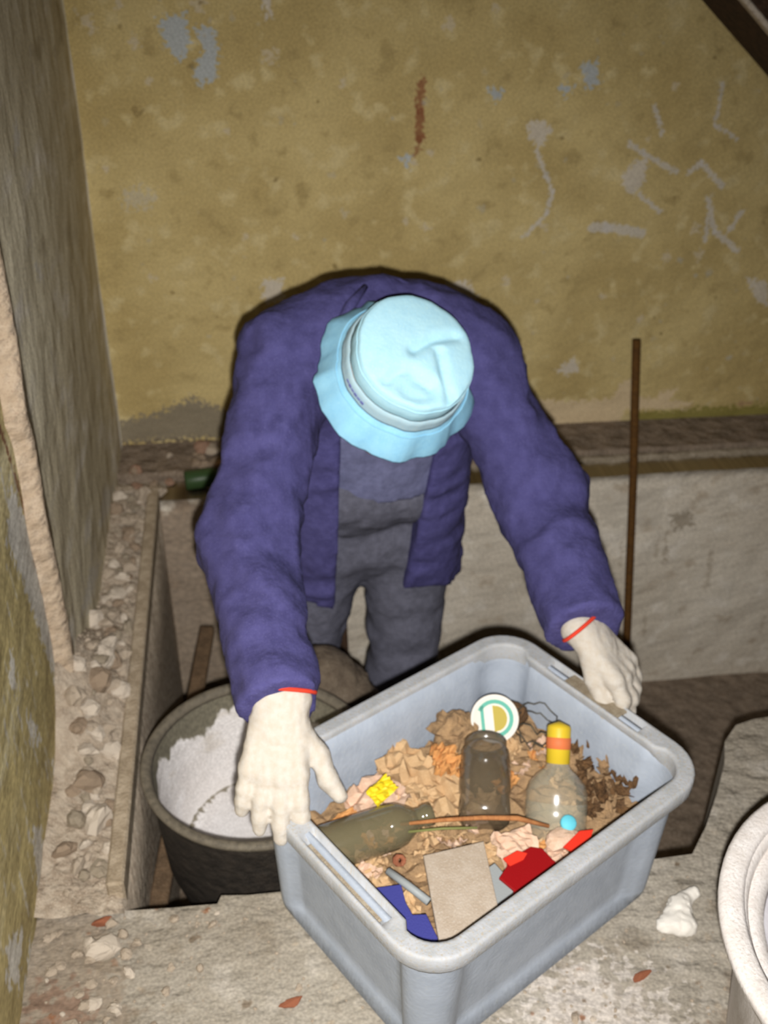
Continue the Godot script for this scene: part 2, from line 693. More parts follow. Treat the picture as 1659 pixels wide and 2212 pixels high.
func materials():
	bump_fine = bump_tex(1, 0.06, 512, 5.0)
	bump_mid = bump_tex(2, 0.015, 512, 9.0, 6)
	bump_cloth = bump_tex(3, 0.02, 512, 8.0, 3)
	bump_rock = bump_tex(4, 0.03, 256, 8.0, 5)
	M.concrete = mat(Color.WHITE, 0.95, blend_tex(11, c8(150, 138, 120), c8(128, 116, 98), c8(172, 160, 144)), bump_mid, 1.6, 0.9)
	M.earth = mat(Color.WHITE, 1.0, blend_tex(12, c8(112, 98, 84), c8(132, 116, 100), c8(152, 138, 122)), bump_mid, 2.2, 1.2)
	M.plaster = mat(Color.WHITE, 0.95, blend_tex(13, c8(186, 168, 146), c8(168, 148, 124), c8(150, 126, 108)), bump_rock, 4.0, 1.0)
	M.rubble = mat(Color.WHITE, 1.0, blend_tex(14, c8(178, 164, 146), c8(148, 132, 114), c8(198, 184, 166)), bump_rock, 5.0, 1.0)
	M.rubble_pale = mat(Color.WHITE, 1.0, blend_tex(15, c8(194, 182, 166), c8(178, 164, 147), c8(206, 194, 180)), bump_rock, 6.0, 1.0)
	M.rubble_brown = mat(Color.WHITE, 1.0, blend_tex(16, c8(150, 132, 112), c8(124, 106, 88), c8(168, 150, 129)), bump_rock, 6.0, 1.0)
	M.brick = mat(Color.WHITE, 1.0, blend_tex(17, c8(150, 92, 66), c8(124, 72, 50), c8(164, 116, 90)), bump_rock, 8.0, 0.8)
	M.brick_dull = mat(Color.WHITE, 1.0, blend_tex(44, c8(148, 118, 98), c8(128, 100, 82), c8(160, 134, 114)), bump_rock, 8.0, 0.8)
	M.wood = mat(Color.WHITE, 0.9, blend_tex(18, c8(176, 160, 138), c8(146, 130, 108), c8(162, 148, 128)), bump_fine, 4.0, 0.6)
	M.wood_dark = mat(Color.WHITE, 0.9, blend_tex(19, c8(70, 50, 36), c8(52, 38, 28), c8(96, 76, 60)), bump_fine, 4.0, 0.7)
	M.wood_mid = mat(Color.WHITE, 0.9, blend_tex(42, c8(112, 90, 68), c8(90, 72, 54), c8(128, 108, 86)), bump_fine, 4.0, 0.7)
	M.sack = mat(Color.WHITE, 0.95, blend_tex(43, c8(102, 90, 76), c8(84, 72, 60), c8(124, 112, 98)), bump_cloth, 5.0, 0.8)
	M.rust = mat(Color.WHITE, 0.85, blend_tex(20, c8(92, 60, 22), c8(66, 42, 18), c8(112, 82, 32)), bump_fine, 9.0, 0.8)
	M.jacket = mat(Color.WHITE, 0.95, blend_tex(21, c8(74, 71, 119), c8(62, 59, 103), c8(90, 87, 131), 0.01, 256, 0.66), bump_cloth, 6.0, 0.5)
	M.trousers = mat(Color.WHITE, 0.95, blend_tex(22, c8(94, 94, 108), c8(80, 80, 92), c8(114, 114, 124), 0.012, 256, 0.64), bump_cloth, 6.0, 0.5)
	M.shirt = mat(Color.WHITE, 0.95, blend_tex(23, c8(104, 106, 138), c8(92, 94, 124), c8(118, 120, 148)), bump_cloth, 7.0, 0.5)
	M.skin = mat(c8(190, 140, 112), 0.6, null, bump_fine, 8.0, 0.2)
	M.hair = mat(c8(70, 62, 56), 0.8, null, bump_cloth, 14.0, 0.8)
	M.hat = mat(Color.WHITE, 0.95, blend_tex(24, c8(178, 222, 236), c8(170, 216, 234), c8(188, 226, 234), 0.006), bump_cloth, 9.0, 0.18)
	M.brim = mat(Color.WHITE, 0.95, blend_tex(25, c8(146, 200, 226), c8(136, 192, 222), c8(156, 206, 226), 0.006), bump_cloth, 9.0, 0.18)
	M.band = mat(Color.WHITE, 0.95, blend_tex(26, c8(168, 196, 206), c8(158, 188, 202), c8(176, 190, 192), 0.006), bump_cloth, 9.0, 0.2)
	M.ink = mat(c8(104, 108, 168), 0.9)
	M.glove = mat(Color.WHITE, 0.95, blend_tex(27, c8(190, 184, 175), c8(182, 172, 158), c8(182, 161, 139), 0.01, 256, 0.7), bump_cloth, 14.0, 0.3)
	M.red_trim = mat(c8(206, 60, 40), 0.9, null, bump_cloth, 20.0, 0.4)
	M.boot = mat(c8(58, 50, 44), 0.8, null, bump_fine, 8.0, 0.5)
	M.crate = mat(Color.WHITE, 0.55, blend_tex(28, c8(166, 174, 186), c8(156, 164, 176), c8(170, 176, 182), 0.01, 256, 0.66), bump_fine, 3.0, 0.15)
	M.crate_rim = mat(Color.WHITE, 0.6, blend_tex(29, c8(172, 174, 178), c8(160, 162, 164), c8(168, 158, 142), 0.012, 256, 0.6), bump_fine, 4.0, 0.2)
	M.crate_dirty = mat(Color.WHITE, 0.8, blend_tex(30, c8(146, 134, 114), c8(128, 114, 94), c8(166, 156, 140)), bump_fine, 8.0, 0.4)
	M.soot = mat(Color.WHITE, 0.75, blend_tex(31, c8(40, 36, 32), c8(54, 48, 42), c8(72, 64, 56), 0.015, 256, 0.66), bump_rock, 4.0, 0.5)
	M.pot_rim = mat(Color.WHITE, 0.7, blend_tex(32, c8(112, 104, 90), c8(86, 80, 70), c8(134, 122, 104)), bump_fine, 8.0, 0.4)
	M.bucket = mat(Color.WHITE, 0.7, blend_tex(33, c8(228, 222, 218), c8(214, 206, 200), c8(196, 187, 178), 0.012, 256, 0.62), bump_fine, 4.0, 0.3)
	M.bucket_in = mat(Color.WHITE, 0.85, blend_tex(34, c8(222, 219, 224), c8(210, 207, 212), c8(200, 193, 191), 0.008, 256, 0.68), bump_mid, 2.0, 0.5)
	M.kraft = mat(Color.WHITE, 0.95, blend_tex(35, c8(198, 166, 126), c8(178, 144, 104), c8(208, 180, 144)), bump_fine, 8.0, 0.5)
	M.kraft_dark = mat(Color.WHITE, 0.95, blend_tex(36, c8(160, 130, 94), c8(124, 100, 74), c8(192, 158, 120)), bump_fine, 10.0, 0.6)
	M.orange_paper = mat(Color.WHITE, 0.95, blend_tex(37, c8(206, 150, 92), c8(186, 126, 70), c8(214, 170, 118)), bump_fine, 10.0, 0.5)
	M.pink_paper = mat(Color.WHITE, 0.95, blend_tex(38, c8(214, 182, 158), c8(196, 164, 138), c8(226, 202, 184)), bump_fine, 10.0, 0.5)
	M.leaf = mat(Color.WHITE, 0.9, blend_tex(39, c8(104, 76, 48), c8(72, 54, 38), c8(148, 108, 68)), bump_rock, 12.0, 0.8)
	M.board = mat(Color.WHITE, 0.95, blend_tex(40, c8(178, 164, 148), c8(168, 152, 134), c8(186, 174, 160), 0.008), bump_fine, 6.0, 0.35)
	M.blue_plastic = mat(c8(62, 64, 134), 0.55, null, bump_fine, 8.0, 0.3)
	M.red_plastic = mat(c8(146, 18, 22), 0.4, null, bump_fine, 8.0, 0.2)
	M.red_bright = mat(c8(214, 52, 34), 0.5)
	M.yellow = mat(c8(222, 196, 40), 0.5, null, bump_fine, 10.0, 0.2)
	M.yellow_cap = mat(c8(206, 176, 44), 0.45, null, bump_fine, 10.0, 0.2)
	M.orange_label = mat(c8(206, 112, 66), 0.6)
	M.teal = mat(c8(96, 170, 152), 0.7)
	M.cyan = mat(c8(96, 190, 208), 0.6)
	M.white_card = mat(c8(226, 220, 210), 0.8, null, bump_fine, 12.0, 0.2)
	M.olive_card = mat(c8(178, 160, 74), 0.7)
	M.grey_plastic = mat(c8(146, 150, 150), 0.5, null, bump_fine, 8.0, 0.2)
	M.wire = mat(c8(84, 80, 70), 0.5)
	M.wire.metallic = 0.6
	M.twig = mat(Color.WHITE, 0.9, blend_tex(41, c8(172, 116, 70), c8(146, 94, 56), c8(190, 140, 92)), bump_fine, 10.0, 0.5)
	M.stem_green = mat(c8(120, 122, 72), 0.8)
	M.green = mat(c8(50, 70, 40), 0.4, null, bump_fine, 10.0, 0.3)
	M.glass = glass(c8(214, 212, 190), 0.20, 0.2)
	M.glass.metallic_specular = 1.0
	M.glass_dusty = glass(c8(120, 112, 86), 0.58, 0.12)
	M.glass_dark = glass(c8(104, 92, 74), 0.58, 0.2)

func glass(c: Color, a: float, rough: float) -> StandardMaterial3D:
	var m := StandardMaterial3D.new()
	m.albedo_color = Color(c.r, c.g, c.b, a)
	m.transparency = BaseMaterial3D.TRANSPARENCY_ALPHA
	m.roughness = rough
	m.metallic_specular = 0.6
	return m

# a wall face as a gently uneven grid, closed at the back into a slab
func wall_face(o: Vector3, ux: Vector3, uy: Vector3, nx: int, ny: int, out: Vector3, thick: float, seed_: int, amp: float, edge0: FastNoiseLite = null, eamp := 0.0) -> ArrayMesh:
	var nz := noise(seed_, 1.7)
	var f := []
	var b := []
	var uf := []
	for j in ny + 1:
		var r := []
		var rb := []
		var u := []
		for i in nx + 1:
			var s := float(i) / nx
			var t := float(j) / ny
			var sh := 0.0
			if edge0 != null and i == 0:
				sh = edge0.get_noise_1d(t * 100.0) * eamp / ux.length()
			var p := o + ux * (s + sh) + uy * t
			r.append(p + out * (amp * nz.get_noise_3dv(p) + amp * 0.4 * nz.get_noise_3dv(p * 5.0)))
			rb.append(p - out * thick)
			u.append(Vector2(s, t))
		f.append(r)
		b.append(rb)
		uf.append(u)
	var flip := ux.cross(uy).dot(out) < 0
	var st := grid_mesh(f, false, not flip, null, uf)
	grid_mesh(b, false, flip, st, uf)
	for side in 4:
		var ra := []
		var rb := []
		var ua := []
		var n := nx if side < 2 else ny
		for k in n + 1:
			var j: int = [0, ny, k, k][side]
			var i: int = [k, k, 0, nx][side]
			ra.append(f[j][i])
			rb.append(b[j][i])
			ua.append(uf[j][i])
		grid_mesh([ra, rb], false, (side == 0 or side == 3) == (not flip), st, [ua, ua])
	st.index()
	return finish(st)

func setting():
	# --- back wall: old ochre distemper, flaked and scuffed
	var P := Painter.new(1320, 780, -0.45, 1.75, 0.0, 1.3)
	P.base([c8(190, 170, 118), c8(174, 153, 102), c8(196, 178, 130), c8(164, 144, 96)], 100, [0.004, 0.016, 0.25])
	var bluegrey := c8(188, 194, 198)
	var pale := c8(218, 208, 196)
	for q in [[[-0.167, 1.180], [-0.102, 1.190], [-0.094, 1.129], [-0.110, 1.093], [-0.132, 1.088], [-0.160, 1.140]],
		[[-0.083, 1.160], [-0.039, 1.164], [-0.030, 1.098], [-0.038, 1.046], [-0.082, 1.030], [-0.095, 1.067], [-0.065, 1.109]],
		[[0.637, 1.019], [0.679, 1.013], [0.664, 0.985]], [[0.817, 1.022], [0.859, 1.022], [0.840, 0.994]],
		[[0.872, 1.071], [0.912, 1.082], [0.928, 1.027], [0.891, 1.011]], [[0.414, 0.852], [0.447, 0.857], [0.442, 0.822]]]:
		P.poly(q, bluegrey, 0.9, 0.014, 0.005)
	P.poly([[-0.292, 0.778], [-0.251, 0.788], [-0.213, 0.764], [-0.233, 0.735], [-0.291, 0.742]], c8(204, 194, 174), 0.6, 0.03, 0.01)
	for q in [[[0.073, 1.3], [0.097, 1.3], [0.098, 1.179], [0.084, 1.181]], [[0.049, 0.535], [0.105, 0.537], [0.106, 0.474], [0.050, 0.470]],
		[[0.554, 0.510], [0.613, 0.516], [0.644, 0.469], [0.638, 0.415], [0.583, 0.458]], [[0.746, 0.933], [0.785, 0.941], [0.816, 0.913], [0.783, 0.867], [0.756, 0.893]],
		[[1.012, 0.793], [1.051, 0.835], [1.085, 0.837], [1.081, 0.780], [1.058, 0.741], [1.023, 0.766]], [[1.424, 0.498], [1.496, 0.482], [1.511, 0.411], [1.474, 0.427]],
		[[0.892, 0.233], [0.944, 0.272], [0.965, 0.230], [0.929, 0.214]]]:
		P.poly(q, pale, 0.8, 0.012, 0.005)
	for q in [[[[0.777, 0.863], [0.809, 0.797], [0.829, 0.754], [0.819, 0.696], [0.760, 0.634]], 0.0115], [[[1.026, 0.877], [1.071, 0.850], [1.169, 0.800]], 0.0141],
		[[[1.071, 0.743], [1.139, 0.694]], 0.0115], [[[1.081, 0.969], [1.111, 0.902]], 0.0115], [[[0.953, 0.655], [0.994, 0.656], [1.093, 0.637]], 0.0282],
		[[[1.205, 0.799], [1.233, 0.823], [1.304, 0.761]], 0.0154], [[[1.271, 0.726], [1.308, 0.635], [1.383, 0.578]], 0.0167], [[[1.348, 0.634], [1.374, 0.688]], 0.0154],
		[[[1.253, 1.024], [1.254, 0.921], [1.319, 0.885]], 0.0103], [[[1.285, 0.610], [1.280, 0.675]], 0.0128]]:
		P.stroke(q[0], q[1], c8(214, 206, 196), 0.8, 0.007)
	P.stroke([[0.468, 1.033], [0.463, 0.965], [0.470, 0.897]], 0.02, c8(142, 86, 58), 0.7, 0.012)
	P.stroke([[0.470, 0.897], [0.459, 0.857]], 0.014, c8(128, 72, 44), 0.5, 0.01)
	for q in [[-0.332, 1.175, 0.018], [-0.319, 1.155, 0.0115], [-0.254, 1.211, 0.0128], [-0.226, 1.128, 0.0167], [-0.070, 1.211, 0.0205], [0.095, 1.095, 0.0205], [-0.022, 0.921, 0.0103], [0.532, 1.166, 0.0192], [0.642, 1.204, 0.0128], [0.454, 0.839, 0.0115], [1.252, 0.643, 0.0167], [1.178, 0.567, 0.0167], [1.129, 1.020, 0.0115], [0.491, 0.666, 0.0128], [0.724, 0.510, 0.0154], [1.075, 0.888, 0.0077], [0.010, 0.656, 0.0103], [0.143, 0.647, 0.0115], [-0.240, 0.551, 0.0115], [-0.326, 0.836, 0.0090], [1.124, 0.383, 0.0128], [1.272, 0.570, 0.018], [1.004, 0.457, 0.0103], [0.816, 0.450, 0.0090], [0.496, 0.862, 0.0103], [0.440, 0.683, 0.0103], [0.816, 0.661, 0.0115], [0.269, 1.033, 0.0115], [-0.202, 1.042, 0.0103]]:
		P.dot(q[0], q[1], q[2], c8(214, 198, 168), 0.75)
	for i in 150:
		var x := rng.randf_range(-0.4, 1.7)
		var big := rng.randf() < (0.15 if x < 0.8 else 0.3)
		var y := rng.randf_range(0.05, 1.28)
		P.dot(x, y, rng.randf_range(0.008, 0.014) if big else rng.randf_range(0.003, 0.007), [c8(206, 192, 160), c8(196, 182, 150), c8(132, 112, 70), c8(190, 182, 164)][rng.randi() % 4], rng.randf_range(0.35, 0.75))
	P.poly([[1.160, 0.086], [1.75, 0.091], [1.75, -0.02], [1.169, -0.02]], c8(134, 126, 60), 0.8, 0.02, 0.012)
	P.poly([[0.60, 0.109], [0.859, 0.137], [0.974, 0.127], [1.074, 0.134], [1.103, 0.186], [1.130, 0.195], [1.147, 0.131], [1.220, 0.127], [1.231, 0.150], [1.280, 0.158], [1.265, 0.117], [1.329, 0.103], [1.329, 0.087], [1.123, 0.090], [1.115, 0.046], [1.014, 0.036], [0.911, 0.02], [0.60, 0.02]], c8(226, 202, 164), 0.9, 0.014, 0.005)
	P.poly([[1.475, 0.102], [1.527, 0.103], [1.526, 0.087], [1.481, 0.086]], c8(184, 150, 112), 0.8, 0.01, 0.005)
	P.poly([[-0.45, 0.06], [-0.45, 0.12], [-0.278, 0.150], [-0.224, 0.172], [-0.158, 0.195], [-0.096, 0.161], [0.05, 0.10], [0.05, 0.06]], c8(142, 131, 112), 0.9, 0.025, 0.008)
	P.poly([[-0.45, -0.02], [-0.45, 0.06], [1.75, 0.03], [1.75, -0.02]], c8(112, 98, 80), 0.8, 0.02, 0.008)
	var wb := uv_mat(P.texture(), 0.95, bump_tex(50, 0.012, 1024, 10.0, 6), 0.5)
	struct("wall_back", wall_face(Vector3(-0.45, 0.0, -2.78), Vector3(2.2, 0, 0), Vector3(0, 1.3, 0), 90, 54, Vector3(0, 0, 1), 0.2, 7, 0.006), wb)
	var wplain := mat(Color.WHITE, 0.95, blend_tex(51, c8(150, 126, 70), c8(132, 110, 56), c8(164, 146, 90)), bump_mid, 1.5, 0.5)
	struct("wall_back_upper", box_at(Vector3(-0.45, 1.3, -2.98), Vector3(1.75, 2.5, -2.778)), wplain)
	struct("wall_back_side", box_at(Vector3(1.75, -0.9, -2.98), Vector3(2.6, 2.5, -2.778)), wplain)
	# --- left wall: worn olive paint; the far stretch still carries a proud plaster coat with a broken edge
	var Q := Painter.new(1000, 700, 1.2, -2.78, -0.1, 1.6)
	Q.base([c8(188, 172, 124), c8(172, 156, 108), c8(202, 190, 150), c8(152, 136, 94)], 130, [0.004, 0.014, 0.25], 0.3)
	var flake := c8(224, 220, 214)
	for q in [[[-1.592, 0.628], [-1.656, 0.505], [-1.70, 0.284], [-1.70, 0.02], [-1.64, 0.12], [-1.56, 0.436], [-1.50, 0.567]],
		[[-1.302, 0.13], [-1.345, 0.06], [-1.30, -0.05], [-1.22, -0.03]], [[-1.067, 0.14], [-1.139, 0.07], [-1.066, 0.04], [-1.02, 0.1]],
		[[-1.413, 0.284], [-1.435, 0.238], [-1.453, 0.165], [-1.394, 0.233]], [[-1.395, 0.434], [-1.408, 0.405], [-1.377, 0.353], [-1.353, 0.393]],
		[[-1.491, 0.093], [-1.523, 0.037], [-1.489, 0.036]], [[-1.156, 0.02], [-1.203, -0.05], [-1.117, -0.08], [-1.062, 0.0]]]:
		Q.poly(q, flake, 0.85, 0.02, 0.006, 40.0)
	Q.stroke([[-1.60, 0.75], [-1.655, 0.5], [-1.68, 0.25], [-1.66, 0.1]], 0.012, c8(132, 84, 60), 0.8, 0.01)
	for i in 150:
		var z := rng.randf_range(-1.64, -0.8)
		var y := rng.randf_range(0.0, 0.7)
		var hgt := rng.randf_range(0.01, 0.06)
		Q.stroke([[z, y], [z - rng.randf_range(-0.006, 0.006), y - hgt]], rng.randf_range(0.004, 0.010), c8(218, 212, 200), rng.randf_range(0.3, 0.8), 0.006)
	var ql := uv_mat(Q.texture(), 0.95, bump_tex(52, 0.014, 1024, 10.0, 6), 0.3)
	var wl := struct("wall_left", wall_face(Vector3(-0.405, -0.1, 1.2), Vector3(0, 0, -3.98), Vector3(0, 1.7, 0), 80, 40, Vector3(1, 0, 0), 0.2, 8, 0.004), ql)
	var Q2 := Painter.new(560, 760, -1.67, -2.78, -0.02, 1.6)
	Q2.base([c8(210, 200, 174), c8(196, 184, 156), c8(220, 212, 196), c8(178, 166, 140)], 140, [0.004, 0.014, 0.25], 0.35)
	for q in [[[-1.970, 1.123], [-2.008, 1.103], [-2.001, 1.077], [-1.929, 1.074]], [[-1.932, 0.882], [-2.031, 0.839], [-1.984, 0.824]],
		[[-2.338, 0.164], [-2.538, 0.067], [-2.346, 0.078], [-2.192, 0.142]], [[-2.005, 0.159], [-2.157, 0.073], [-1.905, 0.118], [-1.829, 0.165]],
		[[-2.70, 0.55], [-2.78, 0.55], [-2.78, 0.05], [-2.72, 0.05]]]:
		Q2.poly(q, c8(220, 214, 204), 0.7, 0.02, 0.008, 40.0)
	for i in 90:
		var z := rng.randf_range(-2.75, -1.68)
		var y := rng.randf_range(0.05, 1.3)
		Q2.stroke([[z, y], [z, y - rng.randf_range(0.01, 0.06)]], rng.randf_range(0.004, 0.014), c8(214, 206, 192), rng.randf_range(0.2, 0.6), 0.008)
	var edge := noise(61, 0.06, FastNoiseLite.TYPE_SIMPLEX_SMOOTH, 4)
	var coat := obj("plaster_coat", wall_face(Vector3(-0.376, -0.02, -1.675), Vector3(0, 0, -1.105), Vector3(0, 1.62, 0), 26, 60, Vector3(1, 0, 0), 0.034, 9, 0.004, edge, 0.03), uv_mat(Q2.texture(), 0.95, bump_mid, 0.3), wl)
	# the broken edge of the coat: bare tan plaster, ragged
	var rows := []
	for j in 61:
		var t := j / 60.0
		var y := -0.02 + 1.62 * t
		var e := edge.get_noise_1d(t * 100.0) * 0.03
		var zz := -1.675 - e
		var rag := 0.006 * edge.get_noise_1d(t * 400.0 + 30.0)
		rows.append([Vector3(-0.3745, y, zz - 0.012), Vector3(-0.374, y, zz + 0.004 + rag), Vector3(-0.384, y, zz + 0.012 - rag), Vector3(-0.398, y, zz + 0.016), Vector3(-0.412, y, zz + 0.026 + rag * 2.0), Vector3(-0.42, y, zz - 0.01)])
	obj("broken_edge", finish(grid_mesh(rows, false, false)), M.plaster, wl)
	struct("wall_left_upper", box_at(Vector3(-0.605, 1.6, -2.98), Vector3(-0.40, 2.5, 1.2)), wplain)
	# --- plinth of rough concrete below the ochre wall
	var G := Painter.new(1000, 420, -0.45, 1.75, -0.8, 0.1)
	G.base([c8(212, 202, 186), c8(200, 189, 172), c8(220, 211, 197), c8(182, 168, 149)], 170, [0.004, 0.016, 0.25])
	G.poly([[-0.45, -0.8], [-0.45, 0.1], [0.12, 0.1], [0.1, -0.3], [0.15, -0.8]], c8(146, 126, 106), 0.75, 0.08, 0.05, 14.0)
	for i in 30:
		var x := rng.randf_range(0.4, 1.7)
		var y := rng.randf_range(-0.6, 0.0)
		G.stroke([[x, y], [x + 0.005, y - rng.randf_range(0.03, 0.16)]], rng.randf_range(0.005, 0.016), [c8(162, 146, 124), c8(214, 206, 190)][i % 2], 0.35, 0.012)
	G.poly([[1.2, -0.06], [1.26, -0.05], [1.28, -0.1], [1.22, -0.12]], c8(150, 136, 116), 0.6, 0.02)
	G.poly([[0.95, 0.04], [1.17, 0.04], [1.16, -0.1], [1.0, -0.08]], c8(206, 196, 180), 0.5, 0.02)
	struct("wall_plinth", wall_face(Vector3(-0.45, -0.8, -2.5), Vector3(2.2, 0, 0), Vector3(0, 0.83, 0), 80, 30, Vector3(0, 0, 1), 0.29, 17, 0.010), uv_mat(G.texture(), 0.95, bump_tex(53, 0.014, 1024, 12.0, 6), 0.4))
	struct("trim_1", box_at(Vector3(-0.40, 0.02, -2.79), Vector3(2.4, 0.055, -2.6), 0.008), M.earth)
	struct("trim_2", box_at(Vector3(0.9, 0.02, -2.60), Vector3(2.4, 0.045, -2.575), 0.006), M.concrete)
	struct("wall_plinth_side", box_at(Vector3(1.74, -0.8, -2.79), Vector3(2.6, 0.03, -2.5)), M.concrete)
	# --- pit floor
	struct("floor_pit", box_at(Vector3(-0.5, -0.95, -2.6), Vector3(2.6, -0.75, 1.2)), M.earth)
	# --- landing floor: dusty screed with a broken lip over the pit
	var F := Painter.new(1200, 700, -0.5, 1.3, -1.65, -0.6)
	F.base([c8(162, 154, 141), c8(149, 140, 126), c8(172, 164, 152), c8(134, 124, 109)], 150, [0.003, 0.012, 0.2])
	F.poly([[0.36, -0.90], [0.40, -0.99], [0.474, -1.019], [0.54, -0.985], [0.58, -0.88]], c8(212, 200, 188), 0.55, 0.06, 0.05, 26.0)
	F.poly([[0.36, -0.90], [0.40, -0.99], [0.474, -1.019], [0.54, -0.985], [0.58, -0.88]], c8(226, 216, 206), 0.7, 0.12, 0.012, 40.0)
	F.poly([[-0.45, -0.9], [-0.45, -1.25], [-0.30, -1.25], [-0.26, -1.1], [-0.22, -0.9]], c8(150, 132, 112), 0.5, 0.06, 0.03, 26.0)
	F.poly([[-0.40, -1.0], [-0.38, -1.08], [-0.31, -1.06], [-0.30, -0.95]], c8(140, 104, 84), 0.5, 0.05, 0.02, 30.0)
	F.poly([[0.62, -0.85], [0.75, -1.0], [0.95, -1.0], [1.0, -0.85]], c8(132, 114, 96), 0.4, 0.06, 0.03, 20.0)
	for i in 160:
		F.dot(rng.randf_range(-0.4, 1.2), rng.randf_range(-1.3, -0.8), rng.randf_range(0.002, 0.009), [c8(206, 192, 172), c8(188, 172, 150), c8(110, 92, 72), c8(146, 96, 66)][rng.randi() % 4], rng.randf_range(0.3, 0.8))
	var poly := PackedVector2Array([Vector2(-0.42, 1.2), Vector2(-0.42, -1.215), Vector2(-0.259, -1.213), Vector2(-0.18, -1.208), Vector2(-0.105, -1.206), Vector2(-0.098, -1.222), Vector2(-0.05, -1.218), Vector2(0.1, -1.222), Vector2(0.35, -1.214), Vector2(0.666, -1.209), Vector2(0.741, -1.212), Vector2(0.79, -1.27), Vector2(0.845, -1.35), Vector2(0.889, -1.42), Vector2(0.915, -1.48), Vector2(0.955, -1.52), Vector2(1.0, -1.533), Vector2(1.12, -1.545), Vector2(2.4, -1.56), Vector2(2.4, 1.2)])
	var fm := uv_mat(F.texture(), 0.95, bump_tex(54, 0.02, 1024, 12.0, 6), 0.7)
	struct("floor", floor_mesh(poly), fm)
	# --- bank of packed rubble along the left wall
	var nb := noise(71, 9.0)
	var br := []
	for i in 61:
		var z := -1.2 - 1.36 * i / 60.0
		var r := []
		for j in 9:
			var x := -0.42 + 0.16 * j / 8.0
			r.append(Vector3(x, bank_y(x, z) + 0.018 * nb.get_noise_2d(x * 3.0, z), z))
		r.append(Vector3(-0.258, -0.2, z))
		r.append(Vector3(-0.25, -0.8, z))
		br.append(r)
	var bst := grid_mesh(br, false, true)
	struct("floor_bank", finish(bst), M.rubble)
	# --- the rest of the room, round behind the camera
	struct("wall_right", box_at(Vector3(2.4, -0.95, -2.98), Vector3(2.6, 2.5, 1.4)), wplain)
	struct("wall_front", box_at(Vector3(-0.6, -0.95, 1.2), Vector3(2.6, 2.5, 1.4)), wplain)
	struct("ceiling", box_at(Vector3(-0.62, 2.4, -3.0), Vector3(2.62, 2.6, 1.4)), M.concrete)
	# --- sloping stair stringer at the upper right, let into the wall
	var ang := atan2(-0.14, 0.165)
	var t1 := struct("trim_3", box(Vector3(1.6, 0.11, 0.34), 0.004), M.wood_dark)
	var along := Vector3(cos(ang), sin(ang), 0)
	var perp := Vector3(-sin(ang), cos(ang), 0)
	t1.position = Vector3(1.165, 1.205, -2.6) + perp * 0.062 + along * 0.12
	t1.rotation.z = ang
	var t2 := struct("trim_4", box(Vector3(1.6, 0.012, 0.035), 0.003), M.rubble_pale)
	t2.position = Vector3(1.165, 1.205, -2.425) + perp * 0.006 + along * 0.12
	t2.rotation.z = ang
	var t3 := struct("trim_5", box(Vector3(1.6, 0.12, 0.30), 0.004), M.rubble)
	t3.position = Vector3(1.165, 1.205, -2.62) + perp * 0.18 + along * 0.12
	t3.rotation.z = ang

func bank_y(x: float, z: float) -> float:
	var u := clampf((x + 0.42) / 0.16, 0.0, 1.0)
	return 0.005 + 0.03 * (-z - 1.2) / 1.36 + 0.02 * (1.0 - u) + 0.20 * exp(-pow((z + 1.72) / 0.17, 2.0)) * pow(1.0 - u, 1.3)

func floor_mesh(poly: PackedVector2Array) -> ArrayMesh:
	# triangulated top with painted coordinates, rounded lip and skirt
	if Geometry2D.is_polygon_clockwise(poly):
		poly.reverse()
	var st := SurfaceTool.new()
	st.begin(Mesh.PRIMITIVE_TRIANGLES)
	st.set_smooth_group(-1)
	var uv := func(x, z): return Vector2((x + 0.5) / 1.8, (z + 1.65) / 1.05)
	var cut := 0.03
	# clip into cells so that the top can undulate
	var nz := noise(91, 3.0)
	var hgt := func(x, z):
		return 0.004 * nz.get_noise_2d(x, z) + 0.002 * nz.get_noise_2d(x * 6.0, z * 6.0)
	for i in range(-9, 49):
		for j in range(-32, 25):
			var cell := PackedVector2Array([Vector2(i, j) * 0.05, Vector2(i + 1, j) * 0.05, Vector2(i + 1, j + 1) * 0.05, Vector2(i, j + 1) * 0.05])
			if j > -10 and (i % 8 != 0 or j % 8 != 0):
				continue
			if j > -10:
				cell = PackedVector2Array([Vector2(i, j) * 0.05, Vector2(i + 8, j) * 0.05, Vector2(i + 8, j + 8) * 0.05, Vector2(i, j + 8) * 0.05])
			for piece in Geometry2D.intersect_polygons(poly, cell):
				var tri := Geometry2D.triangulate_polygon(piece)
				for k in range(0, tri.size(), 3):
					var v := [piece[tri[k]], piece[tri[k + 1]], piece[tri[k + 2]]]
					if (v[1] - v[0]).cross(v[2] - v[0]) < 0:
						v.reverse()
					for p in v:
						st.set_smooth_group(1)
						st.set_uv(uv.call(p.x, p.y))
						st.add_vertex(Vector3(p.x, hgt.call(p.x, p.y), p.y))
	st.set_smooth_group(-1)
	var n := poly.size()
	for i in n:
		var a := poly[i]
		var b := poly[(i + 1) % n]
		var steps := maxi(1, int(a.distance_to(b) / 0.05))
		for s in steps:
			var p := a.lerp(b, float(s) / steps)
			var q := a.lerp(b, float(s + 1) / steps)
			var vv := [Vector3(p.x, -0.9, p.y), Vector3(q.x, -0.9, q.y), Vector3(q.x, hgt.call(q.x, q.y), q.y), Vector3(p.x, -0.9, p.y), Vector3(q.x, hgt.call(q.x, q.y), q.y), Vector3(p.x, hgt.call(p.x, p.y), p.y)]
			for v in vv:
				st.set_uv(uv.call(v.x, v.z))
				st.add_vertex(v)
	return finish(st)

